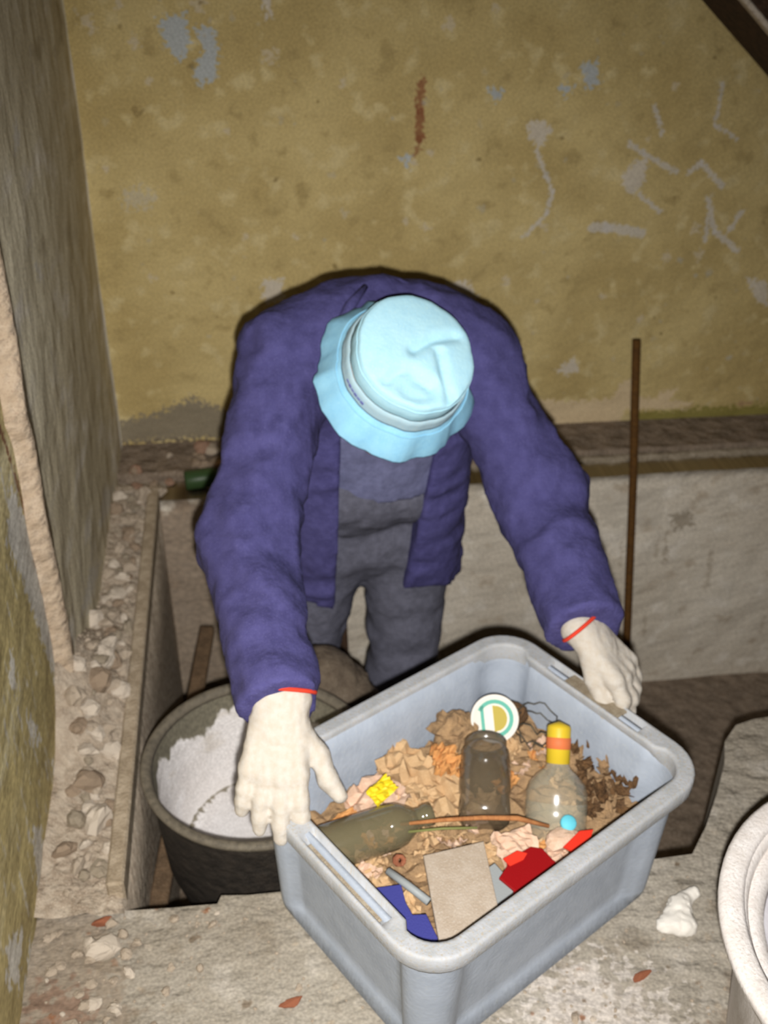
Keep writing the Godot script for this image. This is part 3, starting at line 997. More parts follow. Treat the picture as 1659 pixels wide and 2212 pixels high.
# ------------------------------------------------------------------ pot and bucket
func pot_and_bucket():
	var base := -0.30
	var p := thing("cooking_pot", "big round soot-black metal pot, whitewashed inside, standing behind the grey crate", "pot", Vector3(-0.024, base, -1.496))
	var rim := 0.05 - base
	obj("body", lathe([Vector2(0.0, 0.0), Vector2(0.13, 0.0), Vector2(0.155, 0.012), Vector2(0.17, 0.04), Vector2(0.192, 0.12), Vector2(0.200, 0.22), Vector2(0.2085, rim - 0.02), Vector2(0.210, rim - 0.008), Vector2(0.2065, rim - 0.006)], 64), M.soot, p)
	# lining: whitewash below a ragged dark tide line
	var T := Painter.new(640, 320, 0.0, 6.2832, 0.0, 1.0)
	T.base([c8(226, 222, 221), c8(214, 208, 205), c8(233, 229, 228), c8(200, 192, 184)], 210, [0.006, 0.012, 0.25])
	var tide := noise(5, 0.8, FastNoiseLite.TYPE_SIMPLEX_SMOOTH, 4)
	T.mark(Vector2(0, 0), Vector2(6.2832, 0.5), func(q): return q.y - 0.2 - 0.10 * tide.get_noise_2d(cos(q.x) * 2.0, sin(q.x) * 2.0) - 0.04 * sin(q.x * 5.0), c8(116, 110, 92), 0.92, 0.03, 0.02, 7.0)
	T.mark(Vector2(0, 0.62), Vector2(6.2832, 0.72), func(q): return absf(q.y - 0.665) - 0.012, c8(128, 118, 98), 0.8, 0.02, 0.015, 9.0)
	obj("lining", lathe([Vector2(0.203, rim - 0.003), Vector2(0.200, rim - 0.03), Vector2(0.195, rim - 0.07), Vector2(0.187, rim - 0.12), Vector2(0.176, rim - 0.17), Vector2(0.160, rim - 0.205), Vector2(0.150, rim - 0.212), Vector2(0.10, rim - 0.216), Vector2(0.05, rim - 0.216), Vector2(0.0, rim - 0.216)], 64, true), uv_mat(T.texture(), 0.85, bump_mid, 0.3), p)
	obj("rim", lathe([Vector2(0.202, rim - 0.012), Vector2(0.214, rim - 0.014), Vector2(0.222, rim - 0.008), Vector2(0.223, rim), Vector2(0.218, rim + 0.004), Vector2(0.208, rim + 0.003), Vector2(0.203, rim - 0.002), Vector2(0.202, rim - 0.012)], 64), M.pot_rim, p)
	for a in [3.93, 0.79]:
		var pts := []
		for i in 9:
			var t := PI * i / 8.0
			var ang: float = a + (i / 8.0 - 0.5) * 0.42
			var r := 0.212 + 0.018 * sin(t)
			pts.append(Vector3(cos(ang) * r, rim - 0.03 - 0.006 * sin(t), sin(ang) * r))
		obj("lug_handle", tube(pts, 0.006, 8), M.soot, p)
	# rough block of rubble that carries the pot in the pit
	var blk := obj("rubble_block", stone(301, Vector3(0.26, 0.235, 0.24), 7, 16, 0.1), M.rubble_brown)
	blk.position = Vector3(-0.03, -0.55, -1.50)
	tag(blk, "big rough brown block of rubble under the black pot", "block")
	# white plaster tub at the right
	var b := thing("plaster_bucket", "wide white plastic tub caked with pale plaster on the landing floor", "bucket", Vector3(0.868, 0.003, -0.765))
	var h := 0.33
	obj("body", lathe([Vector2(0.0, 0.0), Vector2(0.225, 0.0), Vector2(0.235, 0.006), Vector2(0.262, h - 0.06), Vector2(0.265, h - 0.05), Vector2(0.28, h - 0.05), Vector2(0.283, h - 0.04), Vector2(0.268, h - 0.034), Vector2(0.272, h - 0.01), Vector2(0.268, h - 0.004), Vector2(0.258, h - 0.02), Vector2(0.235, 0.14)], 72), M.bucket, b)
	obj("rim", lathe([Vector2(0.268, h - 0.016), Vector2(0.292, h - 0.020), Vector2(0.300, h - 0.012), Vector2(0.300, h - 0.002), Vector2(0.294, h + 0.003), Vector2(0.272, h + 0.003), Vector2(0.266, h - 0.002), Vector2(0.268, h - 0.016)], 72), M.bucket, b)
	obj("inner_ring", lathe([Vector2(0.262, h - 0.03), Vector2(0.250, h - 0.022), Vector2(0.236, h - 0.030), Vector2(0.232, h - 0.05), Vector2(0.245, h - 0.06), Vector2(0.262, h - 0.05)], 72), M.bucket, b)
	obj("plaster_fill", lathe([Vector2(0.256, h - 0.07), Vector2(0.235, h - 0.10), Vector2(0.20, h - 0.135), Vector2(0.15, h - 0.15), Vector2(0.08, h - 0.155), Vector2(0.0, h - 0.152)], 56), M.bucket_in, b)
	for a in [2.4, 5.54]:
		var lug := obj("handle_lug", box(Vector3(0.03, 0.045, 0.012), 0.003), M.bucket, b)
		lug.position = Vector3(cos(a) * 0.276, h - 0.07, sin(a) * 0.276)
		lug.rotation.y = -a + PI / 2

# ------------------------------------------------------------------ crate
const CR := Vector3(0.318, 0.0, -1.178)
const CTURN := 0.5502
func crate():
	var c := thing("plastic_crate", "blue-grey plastic crate filled with rubbish, held by gloved hands at its ends", "crate", CR + Vector3(0, 0.006, 0), CTURN)
	var L := 0.564
	var W := 0.430
	var H := 0.292
	var rad := 0.058
	# plan loop of the crate: point, outward normal, place along the side
	var loop := []
	var hx := L / 2 - rad
	var hz := W / 2 - rad
	var corner := [[Vector2(hx, hz), 0.0], [Vector2(-hx, hz), PI / 2], [Vector2(-hx, -hz), PI], [Vector2(hx, -hz), PI * 1.5]]
	for k in 4:
		var cc: Vector2 = corner[k][0]
		for i in 9:
			var a: float = corner[k][1] + PI / 2 * i / 8.0
			var nn := Vector2(cos(a), sin(a))
			loop.append([cc + nn * rad, nn, -1, 0.0])
		var nx: Vector2 = corner[(k + 1) % 4][0]
		var a2: float = corner[k][1] + PI / 2
		var n2 := Vector2(cos(a2), sin(a2))
		for i in range(1, 24):
			var t := i / 24.0
			loop.append([cc.lerp(nx, t) + n2 * rad, n2, k, t])
	var lay := func(rule: Callable) -> Array:
		var r := []
		for q in loop:
			var v: Vector2 = rule.call(q)
			r.append(Vector3(q[0].x + q[1].x * v.x, v.y, q[0].y + q[1].y * v.x))
		return r
	var panel := func(q) -> float:
		if q[2] < 0:
			return 0.0
		return 0.016 * smoothstep(0.03, 0.06, q[3]) * smoothstep(0.97, 0.94, q[3])
	# walls: outside from the base up, over the top and down the inside
	var rows := []
	rows.append(lay.call(func(q): return Vector2(-0.16, 0.004)))
	rows.append(lay.call(func(q): return Vector2(-0.028, 0.0)))
	rows.append(lay.call(func(q): return Vector2(-0.019, 0.004)))
	for s in [0.02, 0.05, 0.12, 0.2, 0.245]:
		rows.append(lay.call(func(q): return Vector2(lerpf(-0.018, 0.0, s / H) - panel.call(q), s)))
	rows.append(lay.call(func(q): return Vector2(-0.002, H - 0.03)))
	rows.append(lay.call(func(q): return Vector2(0.002, H - 0.004)))
	rows.append(lay.call(func(q): return Vector2(-0.006, H - 0.004)))
	for s in [0.25, 0.18, 0.1, 0.03]:
		rows.append(lay.call(func(q): return Vector2(lerpf(-0.024, -0.006, s / H) - panel.call(q) * 0.8, s)))
	rows.append(lay.call(func(q): return Vector2(-0.034, 0.012)))
	rows.append(lay.call(func(q): return Vector2(-0.16, 0.009)))
	obj("body", finish(grid_mesh(rows, true, true)), M.crate, c)
	var fl := obj("bottom", box(Vector3(L - 0.29, 0.006, W - 0.29), 0.001), M.crate, c)
	fl.position.y = 0.006
	# rim flange; the short ends carry a grip channel, deeper on the far end
	var groove := func(q) -> float:
		if q[2] == 1:
			return 0.020 * smoothstep(0.08, 0.10, q[3]) * smoothstep(0.70, 0.68, q[3])
		if q[2] == 3:
			return 0.060 * smoothstep(0.18, 0.20, q[3]) * smoothstep(0.82, 0.80, q[3])
		return 0.0
	var rr := []
	rr.append(lay.call(func(q): return Vector2(-0.002, H - 0.03)))
	rr.append(lay.call(func(q): return Vector2(0.016, H - 0.034)))
	rr.append(lay.call(func(q): return Vector2(0.020, H - 0.026)))
	rr.append(lay.call(func(q): return Vector2(0.020, H - 0.004)))
	rr.append(lay.call(func(q): return Vector2(0.017, H)))
	rr.append(lay.call(func(q): return Vector2(0.0135, H)))
	rr.append(lay.call(func(q): return Vector2(0.0125, H - groove.call(q))))
	rr.append(lay.call(func(q): return Vector2(-0.0125 if q[2] == 1 or q[2] == 3 else -0.002, H - groove.call(q))))
	rr.append(lay.call(func(q): return Vector2(-0.014 if q[2] == 1 or q[2] == 3 else -0.004, H)))
	rr.append(lay.call(func(q): return Vector2(-0.018 if q[2] == 1 or q[2] == 3 else -0.008, H - 0.001)))
	rr.append(lay.call(func(q): return Vector2(-0.020 if q[2] == 1 or q[2] == 3 else -0.010, H - 0.006)))
	rr.append(lay.call(func(q): return Vector2(-0.008, H - 0.036)))
	# real slots through the far grip, either side of its flap
	var rst := SurfaceTool.new()
	rst.begin(Mesh.PRIMITIVE_TRIANGLES)
	for i in rr.size() - 1:
		for k in loop.size():
			var n := (k + 1) % loop.size()
			var q: Array = loop[k]
			if i >= 6 and i <= 6 and q[2] == 3 and q[3] > 0.19 and q[3] < 0.80 and (q[3] < 0.30 or q[3] > 0.68):
				continue
			grid_mesh([[rr[i][k], rr[i][n]], [rr[i + 1][k], rr[i + 1][n]]], false, true, rst)
	rst.index()
	obj("rim", finish(rst), M.crate_rim, c)
	# worn floor of the near grip channel
	var gc := obj("grip_channel", box(Vector3(0.023, 0.003, 0.168), 0.001), M.crate_dirty, c)
	gc.position = Vector3(-L / 2, H - 0.017, 0.032)
	# grip flap on the far end
	var g := obj("grip_flap", box(Vector3(0.034, 0.006, 0.12), 0.002), M.crate_dirty, c)
	g.position = Vector3(L / 2 + 0.0, H - 0.004, 0.0)
	g.rotation.z = -0.06

# ------------------------------------------------------------------ person
func hand(wr: Vector3, ydir: Vector3, zdir: Vector3, thumb: float, curl: Array, spread: float, thumb_dir: Vector3, scale := 1.0) -> Array:
	var y := ydir.normalized()
	var x := (y.cross(zdir)).normalized() * thumb
	var z := zdir - y * zdir.dot(y)
	z = z.normalized()
	var f := Field.new()
	f.k = 0.009
	var P := func(a, b, c): return wr + (x * a + y * b + z * c) * scale
	# palm: four metacarpals fanned from the wrist
	var bx := [-0.034, -0.012, 0.011, 0.033]
	for i in 4:
		f.cap(P.call(bx[i] * 0.7, 0.02, 0.0), P.call(bx[i], 0.095 - absf(bx[i] - 0.008) * 0.25, 0.004), 0.018, 0.0155)
	f.cap(P.call(-0.015, -0.012, 0), P.call(-0.013, 0.03, 0), 0.029, 0.023)
	f.cap(P.call(0.016, -0.012, 0), P.call(0.014, 0.03, 0), 0.029, 0.023)
	f.cap(P.call(0.0, -0.012, 0.003), P.call(0.0, 0.04, 0.003), 0.026, 0.020)
	var len := [0.062, 0.078, 0.084, 0.076]
	for i in 4:
		var p: Vector3 = P.call(bx[i], 0.095 - absf(bx[i] - 0.008) * 0.25, 0.002)
		var a := 0.0
		var r := 0.0125
		for s in 3:
			a += curl[i][s]
			var l: float = len[i] * [0.46, 0.30, 0.24][s] * scale
			var d: Vector3 = (y * cos(a) - z * sin(a) + x * (bx[i] * spread)).normalized()
			var q: Vector3 = p + d * l
			f.cap(p, q, r * scale, (r - 0.0012) * scale)
			r -= 0.0012
			p = q
	var t0: Vector3 = P.call(0.026, 0.03, -0.006)
	var td := (x * thumb_dir.x + y * thumb_dir.y + z * thumb_dir.z).normalized()
	var t1 := t0 + td * 0.045 * scale
	var td2 := (td * 0.8 + y * 0.6 - z * 0.05).normalized()
	var t2 := t1 + td2 * 0.036 * scale
	var t3 := t2 + (td2 * 0.9 + x * 0.35).normalized() * 0.026 * scale
	f.cap(t0, t1, 0.018 * scale, 0.0145 * scale)
	f.cap(t1, t2, 0.014 * scale, 0.0125 * scale)
	f.cap(t2, t3, 0.0125 * scale, 0.010 * scale)
	f.wrinkle = noise(88, 28.0)
	f.amp = 0.0016
	var lo := Vector3(1e6, 1e6, 1e6)
	var hi := -lo
	for i in f.a.size():
		for v in [f.a[i], f.b[i]]:
			lo = lo.min(v - Vector3.ONE * 0.05)
			hi = hi.max(v + Vector3.ONE * 0.05)
	return [net(f, lo, hi, 0.0038), P.call(0.001, -0.014, 0.0), y]

func person():
	var who := thing("person", "bent person in blue jacket, pale blue bucket hat and white gloves gripping the crate", "person", Vector3(0.26, -0.75, -2.06))
	var root := who.position
	var place := func(o): o.position = -root
	# joints
	var shl := Vector3(0.075, 0.715, -1.86)
	var shr := Vector3(0.435, 0.685, -1.89)
	var ell := Vector3(-0.018, 0.490, -1.57)
	var elr := Vector3(0.548, 0.460, -1.71)
	var wrl := Vector3(0.018, 0.420, -1.222)
	var wrr := Vector3(0.556, 0.378, -1.402)
	# jacket
	var j := Field.new()
	j.k = 0.055
	j.cap(shl, Vector3(0.17, 0.722, -1.90), 0.070, 0.080)
	j.cap(shr, Vector3(0.34, 0.712, -1.92), 0.068, 0.080)
	j.cap(Vector3(0.17, 0.705, -1.91), Vector3(0.34, 0.695, -1.92), 0.082, 0.082)
	j.cap(Vector3(0.243, 0.765, -1.92), Vector3(0.25, 0.45, -2.06), 0.068, 0.13)
	j.cap(Vector3(0.175, 0.70, -1.91), Vector3(0.150, 0.06, -2.03), 0.10, 0.110)
	j.cap(Vector3(0.345, 0.69, -1.93), Vector3(0.36, 0.06, -2.06), 0.105, 0.105)
	j.cap(shl, ell, 0.078, 0.072)
	j.cap(shr, elr, 0.070, 0.076)
	j.cap(ell, wrl, 0.070, 0.056)
	j.cap(elr, wrr, 0.074, 0.060)
	j.wrinkle = noise(31, 5.0, FastNoiseLite.TYPE_SIMPLEX_SMOOTH, 3)
	j.amp = 0.014
	j.stretch = Vector3(0.8, 1.5, 1.2)
	var cl := (wrl - ell).normalized()
	var crr := (wrr - elr).normalized()
	j.cut = func(p: Vector3, d: float) -> float:
		# cuffs cut square, hem cut level, front hanging open
		d = maxf(d, (p - wrl).dot(cl) if (p - wrl).length() < 0.13 else -1.0)
		d = maxf(d, (p - wrr).dot(crr) if (p - wrr).length() < 0.13 else -1.0)
		if p.x > 0.03 and p.x < 0.52 and p.z < -1.85:
			d = maxf(d, 0.075 + 0.015 * sin(p.x * 22.0) - p.y)
		var xl := lerpf(0.163, 0.172, (p.y - 0.1) / 0.5)
		var xr := lerpf(0.322, 0.36, clampf((p.y - 0.1) / 0.35, 0.0, 1.0))
		var cutd := maxf(maxf(xl - p.x, p.x - xr), maxf(-2.03 - p.z, p.y - 0.66))
		return maxf(d, -cutd)
	var jm := obj("jacket", net(j, Vector3(-0.16, 0.03, -2.24), Vector3(0.72, 0.90, -1.20), 0.0105), M.jacket, who)
	jm.set_meta("label", "dark blue work jacket hanging open")
	place.call(jm)
	# collar roll
	var col := []
	for i in 13:
		var t := lerpf(-0.35, PI + 0.35, i / 12.0)
		col.append(Vector3(0.262 + 0.092 * cos(t), 0.800 + 0.022 * sin(t) - 0.02 * absf(cos(t)), -1.865 - 0.075 * sin(t)))
	var cm := obj("collar", tube(col, 0.019, 10), M.jacket, who)
	place.call(cm)
	# turned front edge and buttons lie on the cloth
	var settle := func(p: Vector3, off: float) -> Vector3:
		for i in 8:
			var e := 0.004
			var g := Vector3(j.at(p + Vector3(e, 0, 0)) - j.at(p - Vector3(e, 0, 0)), j.at(p + Vector3(0, e, 0)) - j.at(p - Vector3(0, e, 0)), j.at(p + Vector3(0, 0, e)) - j.at(p - Vector3(0, 0, e))).normalized()
			p -= g * (j.at(p) - off)
		return p
	var lap := []
	for q in [Vector3(0.225, 0.84, -1.89), Vector3(0.190, 0.815, -1.845), Vector3(0.162, 0.785, -1.80), Vector3(0.146, 0.74, -1.78), Vector3(0.142, 0.69, -1.79), Vector3(0.144, 0.63, -1.83), Vector3(0.146, 0.56, -1.87)]:
		lap.append(settle.call(q, 0.0))
	place.call(obj("lapel", tube(lap, [0.006, 0.011, 0.012, 0.011, 0.009, 0.008, 0.006], 10), M.jacket, who))
	for q in [Vector3(0.132, 0.655, -1.82), Vector3(0.142, 0.40, -1.90)]:
		var bp: Vector3 = settle.call(q, 0.001)
		var bt := obj("button", lathe([Vector2(0, 0.003), Vector2(0.007, 0.003), Vector2(0.0085, 0.0), Vector2(0.007, -0.003), Vector2(0, -0.003)], 14), M.boot, who)
		bt.transform = Transform3D(basis_y(Vector3(-0.1, 0.3, 0.9)), bp - root)
	# shirt
	var s := Field.new()
	s.k = 0.05
	s.cap(Vector3(0.20, 0.66, -1.91), Vector3(0.205, 0.24, -2.03), 0.09, 0.105)
	s.cap(Vector3(0.33, 0.66, -1.92), Vector3(0.335, 0.24, -2.04), 0.09, 0.095)
	s.cap(Vector3(0.265, 0.70, -1.90), Vector3(0.27, 0.30, -1.99), 0.075, 0.09)
	s.wrinkle = noise(34, 7.0)
	s.amp = 0.008
	s.cut = func(p: Vector3, d: float) -> float: return maxf(d, 0.37 - p.y)
	var sm := obj("shirt", net(s, Vector3(0.08, 0.2, -2.18), Vector3(0.46, 0.8, -1.80), 0.009), M.shirt, who)
	place.call(sm)
	# trousers
	var t := Field.new()
	t.k = 0.03
	t.cap(Vector3(0.20, 0.20, -2.05), Vector3(0.325, 0.20, -2.06), 0.112, 0.104)
	t.cap(Vector3(0.19, 0.36, -1.985), Vector3(0.318, 0.36, -1.99), 0.110, 0.094)
	t.cap(Vector3(0.155, 0.16, -2.05), Vector3(0.092, -0.20, -2.02), 0.092, 0.060)
	t.cap(Vector3(0.092, -0.20, -2.02), Vector3(0.110, -0.66, -2.09), 0.060, 0.062)
	t.cap(Vector3(0.345, 0.16, -2.06), Vector3(0.338, -0.22, -2.02), 0.096, 0.080)
	t.cap(Vector3(0.338, -0.22, -2.02), Vector3(0.330, -0.66, -2.09), 0.080, 0.068)
	t.wrinkle = noise(35, 6.0)
	t.amp = 0.010
	t.stretch = Vector3(1, 1.4, 1)
	t.cut = func(p: Vector3, d: float) -> float: return maxf(maxf(d, -0.67 - p.y), p.y - 0.41)
	var tm := obj("trousers", net(t, Vector3(0.02, -0.72, -2.24), Vector3(0.52, 0.46, -1.82), 0.011), M.trousers, who)
	place.call(tm)
	for q in [[0.110, -0.04], [0.330, 0.05]]:
		var bt := Field.new()
		bt.k = 0.04
		var o := Vector3(q[0], -0.75, -2.09)
		bt.cap(o + Vector3(0, 0.13, 0), o + Vector3(0, 0.05, -0.01), 0.052, 0.048)
		bt.cap(o + Vector3(0, 0.045, -0.03), o + Vector3(q[1] * 0.3, 0.045, 0.10), 0.045, 0.042)
		bt.cap(o + Vector3(0, 0.04, 0.08), o + Vector3(q[1], 0.038, 0.17), 0.044, 0.036)
		bt.cut = func(p: Vector3, d: float) -> float: return maxf(d, -0.749 - p.y)
		var bm := obj("boot", net(bt, o + Vector3(-0.11, -0.02, -0.1), o + Vector3(0.13, 0.22, 0.23), 0.008), M.boot, who)
		place.call(bm)
	# head, bowed so that the crown points at the camera
	var U := Vector3(0.243, 0.754, 0.610).normalized()
	var Fw := (Vector3(-0.05, -0.75, 0.75) - U * Vector3(-0.05, -0.75, 0.75).dot(U)).normalized()
	var S := U.cross(Fw).normalized()
	var hc := Vector3(0.265, 0.748, -1.696) - U * 0.055
	var b := Field.new()
	b.k = 0.022
	var H := func(a, c, e): return hc + S * a + U * c + Fw * e
	b.cap(H.call(0, 0.03, -0.018), H.call(0, 0.02, 0.012), 0.082, 0.080)
	b.cap(H.call(0, -0.02, 0.02), H.call(0, -0.075, 0.045), 0.066, 0.046)
	b.cap(H.call(0, -0.098, 0.072), H.call(0, -0.10, 0.066), 0.022, 0.024)
	b.cap(H.call(0, 0.005, 0.092), H.call(0, -0.036, 0.112), 0.010, 0.015)
	b.cap(H.call(-0.014, -0.038, 0.098), H.call(0.014, -0.038, 0.098), 0.009, 0.009)
	b.cap(H.call(-0.045, 0.022, 0.072), H.call(0.045, 0.022, 0.072), 0.013, 0.013)
	b.cap(H.call(-0.022, -0.066, 0.088), H.call(0.022, -0.066, 0.088), 0.009, 0.009)
	for sx in [-1.0, 1.0]:
		b.cap(H.call(sx * 0.080, 0.012, -0.005), H.call(sx * 0.078, -0.032, 0.004), 0.014, 0.009)
		b.cap(H.call(sx * 0.048, -0.018, 0.056), H.call(sx * 0.044, -0.03, 0.06), 0.024, 0.022)
	b.cap(H.call(0, -0.05, -0.02), Vector3(0.258, 0.70, -1.87), 0.058, 0.068)
	b.cap(Vector3(0.17, 0.68, -1.89), Vector3(0.345, 0.67, -1.90), 0.06, 0.06)
	b.cap(Vector3(0.258, 0.69, -1.88), Vector3(0.262, 0.35, -2.0), 0.07, 0.08)
	var bm2 := obj("body", net(b, Vector3(0.06, 0.24, -2.12), Vector3(0.46, 0.90, -1.50), 0.008), M.skin, who)
	place.call(bm2)
	for sx in [-1.0, 1.0]:
		var ey := obj("eye", lathe([Vector2(0, -0.011), Vector2(0.008, -0.008), Vector2(0.011, 0), Vector2(0.008, 0.008), Vector2(0, 0.011)], 12), M.white_card, who)
		ey.position = H.call(sx * 0.031, 0.004, 0.077) - root
	# hair round the nape, below the hat
	var hr := Field.new()
	hr.k = 0.02
	for i in 9:
		var a := lerpf(PI * 0.62, PI * 2.38, i / 8.0) + PI / 2
		hr.cap(H.call(cos(a) * 0.080, 0.02, sin(a) * 0.086 - 0.012), H.call(cos(a) * 0.074, -0.045, sin(a) * 0.078 - 0.012), 0.014, 0.010)
	var hm := obj("hair", net(hr, hc - Vector3.ONE * 0.17, hc + Vector3.ONE * 0.17, 0.006), M.hair, who)
	place.call(hm)
	hat(who, Vector3(0.265, 0.748, -1.696) - root, U, Fw)
	# gloves
	var gl := hand(wrl, Vector3(-0.016, -0.075, 0.075), Vector3(-0.12, 0.62, 0.74), -1.0, [[0.22, 0.20, 0.2], [0.14, 0.18, 0.2], [0.10, 0.18, 0.2], [0.16, 0.22, 0.2]], 4.0, Vector3(0.75, 0.75, -0.15), 1.10)
	var gr := hand(wrr, Vector3(0.40, -0.42, 0.42), Vector3(0.45, 0.82, 0.25), 1.0, [[0.30, 0.55, 0.5], [0.30, 0.55, 0.5], [0.30, 0.6, 0.5], [0.25, 0.6, 0.5]], 1.6, Vector3(0.25, 0.95, -0.45), 1.04)
	for q in [gl, gr]:
		var gm := obj("glove", q[0], M.glove, who)
		gm.set_meta("label", "white knitted work glove")
		place.call(gm)
		var ring := []
		var bs := basis_y(q[2])
		for i in 24:
			var a := TAU * i / 24.0
			ring.append(Vector3(cos(a) * 0.050, 0, sin(a) * 0.034))
		var rt := obj("cuff_trim", tube(ring, 0.0035, 8, true), M.red_trim, gm)
		rt.set_meta("label", "red edge of the glove cuff")
		var zc: Vector3 = Vector3(-0.12, 0.62, 0.74) if q == gl else Vector3(0.45, 0.82, 0.25)
		var yy: Vector3 = q[2]
		var xx := yy.cross(zc).normalized()
		rt.transform = Transform3D(Basis(xx, yy, xx.cross(yy)), q[1] + yy * (-0.010 if q == gl else 0.003))

func hat(who, at: Vector3, U: Vector3, Fw: Vector3):
	var n := 72
	var S := U.cross(Fw).normalized()
	var bs := Basis(S, U, S.cross(U).normalized())
	var nz := noise(41, 1.0)
	# creases of the soft crown, in crown coordinates (right, up as worn seen from above), metres
	var crease := [[[-0.010, -0.003], [0.026, 0.020], [0.072, 0.034]], [[0.036, 0.0], [0.042, -0.044], [0.052, -0.085]], [[-0.060, -0.060], [-0.036, -0.042], [-0.016, -0.042], [0.020, -0.060]]]
	var depth := [0.009, 0.008, 0.010]
	var dent := func(x: float, y: float) -> float:
		var d := 0.0
		for c in crease.size():
			for k in crease[c].size() - 1:
				var a := Vector2(crease[c][k][0], crease[c][k][1])
				var b := Vector2(crease[c][k + 1][0], crease[c][k + 1][1])
				var q := Geometry2D.get_closest_point_to_segment(Vector2(x, y), a, b).distance_to(Vector2(x, y))
				d = maxf(d, depth[c] * exp(-q * q / (0.009 * 0.009)))
		# the front of the crown is pushed in
		var e := Vector2((x + 0.005) / 0.045, (y + 0.070) / 0.026).length()
		d += 0.010 * smoothstep(1.1, 0.5, e)
		return d
	var ring := func(r: float, y: float, wave := 0.0, dents := false) -> Array:
		var row := []
		for i in n:
			var a := TAU * i / n
			var w := wave * (nz.get_noise_2d(cos(a) * 2.2, sin(a) * 2.2) * 1.6 + 0.35 * sin(a * 3.0 + 0.6))
			var rr := r * (1.0 + 0.04 * nz.get_noise_2d(cos(a) * 1.3 + 9.0, sin(a) * 1.3) + w * 0.8)
			var x := cos(a) * rr
			var z := sin(a) * rr
			var h := y + w * 0.12
			if dents:
				h -= dent.call(x, -z)
			row.append(Vector3(x, h, z * 1.03))
		return row
	var h0 := obj("bucket_hat", null, M.hat, who)
	h0.set_meta("label", "pale blue cotton bucket hat with a crumpled crown")
	h0.transform = Transform3D(bs, at)
	# crown top and side
	var rows := []
	for k in 15:
		rows.append(ring.call(0.102 * k / 14.0 + 0.0001, 0.088 - 0.009 * pow(k / 14.0, 3.0), 0.0, true))
	rows.append(ring.call(0.1040, 0.0765, 0.0, false))
	rows.append(ring.call(0.1055, 0.070))
	rows.append(ring.call(0.1075, 0.058))
	rows.append(ring.call(0.1085, 0.040))
	rows.append(ring.call(0.105, 0.035))
	h0.mesh = finish(grid_mesh(rows, true, false))
	var br := []
	br.append(ring.call(0.1095, 0.040))
	br.append(ring.call(0.1125, 0.039))
	br.append(ring.call(0.114, 0.030))
	br.append(ring.call(0.116, 0.018))
	br.append(ring.call(0.1165, 0.012))
	br.append(ring.call(0.113, 0.011))
	obj("hat_band", finish(grid_mesh(br, true, false)), M.band, h0)
	var bm := []
	bm.append(ring.call(0.1135, 0.013))
	bm.append(ring.call(0.1185, 0.008, 0.01))
	bm.append(ring.call(0.128, -0.008, 0.03))
	bm.append(ring.call(0.138, -0.026, 0.055))
	bm.append(ring.call(0.147, -0.044, 0.075))
	bm.append(ring.call(0.1475, -0.047, 0.075))
	bm.append(ring.call(0.145, -0.046, 0.075))
	bm.append(ring.call(0.126, -0.012, 0.03))
	bm.append(ring.call(0.112, 0.008))
	var bo := obj("brim", finish(grid_mesh(bm, true, false)), M.brim, h0)
	bo.set_meta("label", "drooping blue hat brim")
	# stitching rows sewn round the brim and crown edge
	for q in [[0.1062, 0.0665], [0.1228, 0.0025]]:
		obj("seam", tube(ring.call(q[0], q[1], 0.02 if q[1] < 0.03 else 0.0), 0.0013, 5, true), M.hat if q[1] > 0.03 else M.brim, h0)
	# faded blue print on the band
	for i in 6:
		var a := 2.42 + i * 0.075
		var r := 0.1168
		var g := obj("print_mark", box(Vector3(0.0075, 0.006 if i % 2 == 0 else 0.004, 0.0012), 0.0003), M.ink, h0)
		g.position = Vector3(cos(a) * r, 0.026, sin(a) * r * 1.03)
		g.rotation.y = -a + PI / 2

# ------------------------------------------------------------------ rubbish in the crate
func lay(o, at: Vector3, turn := 0.0, pitch := 0.0, roll := 0.0):
	o.rotation_order = EULER_ORDER_YXZ
	o.rotation = Vector3(pitch, turn, roll)
	o.position = at
	return o

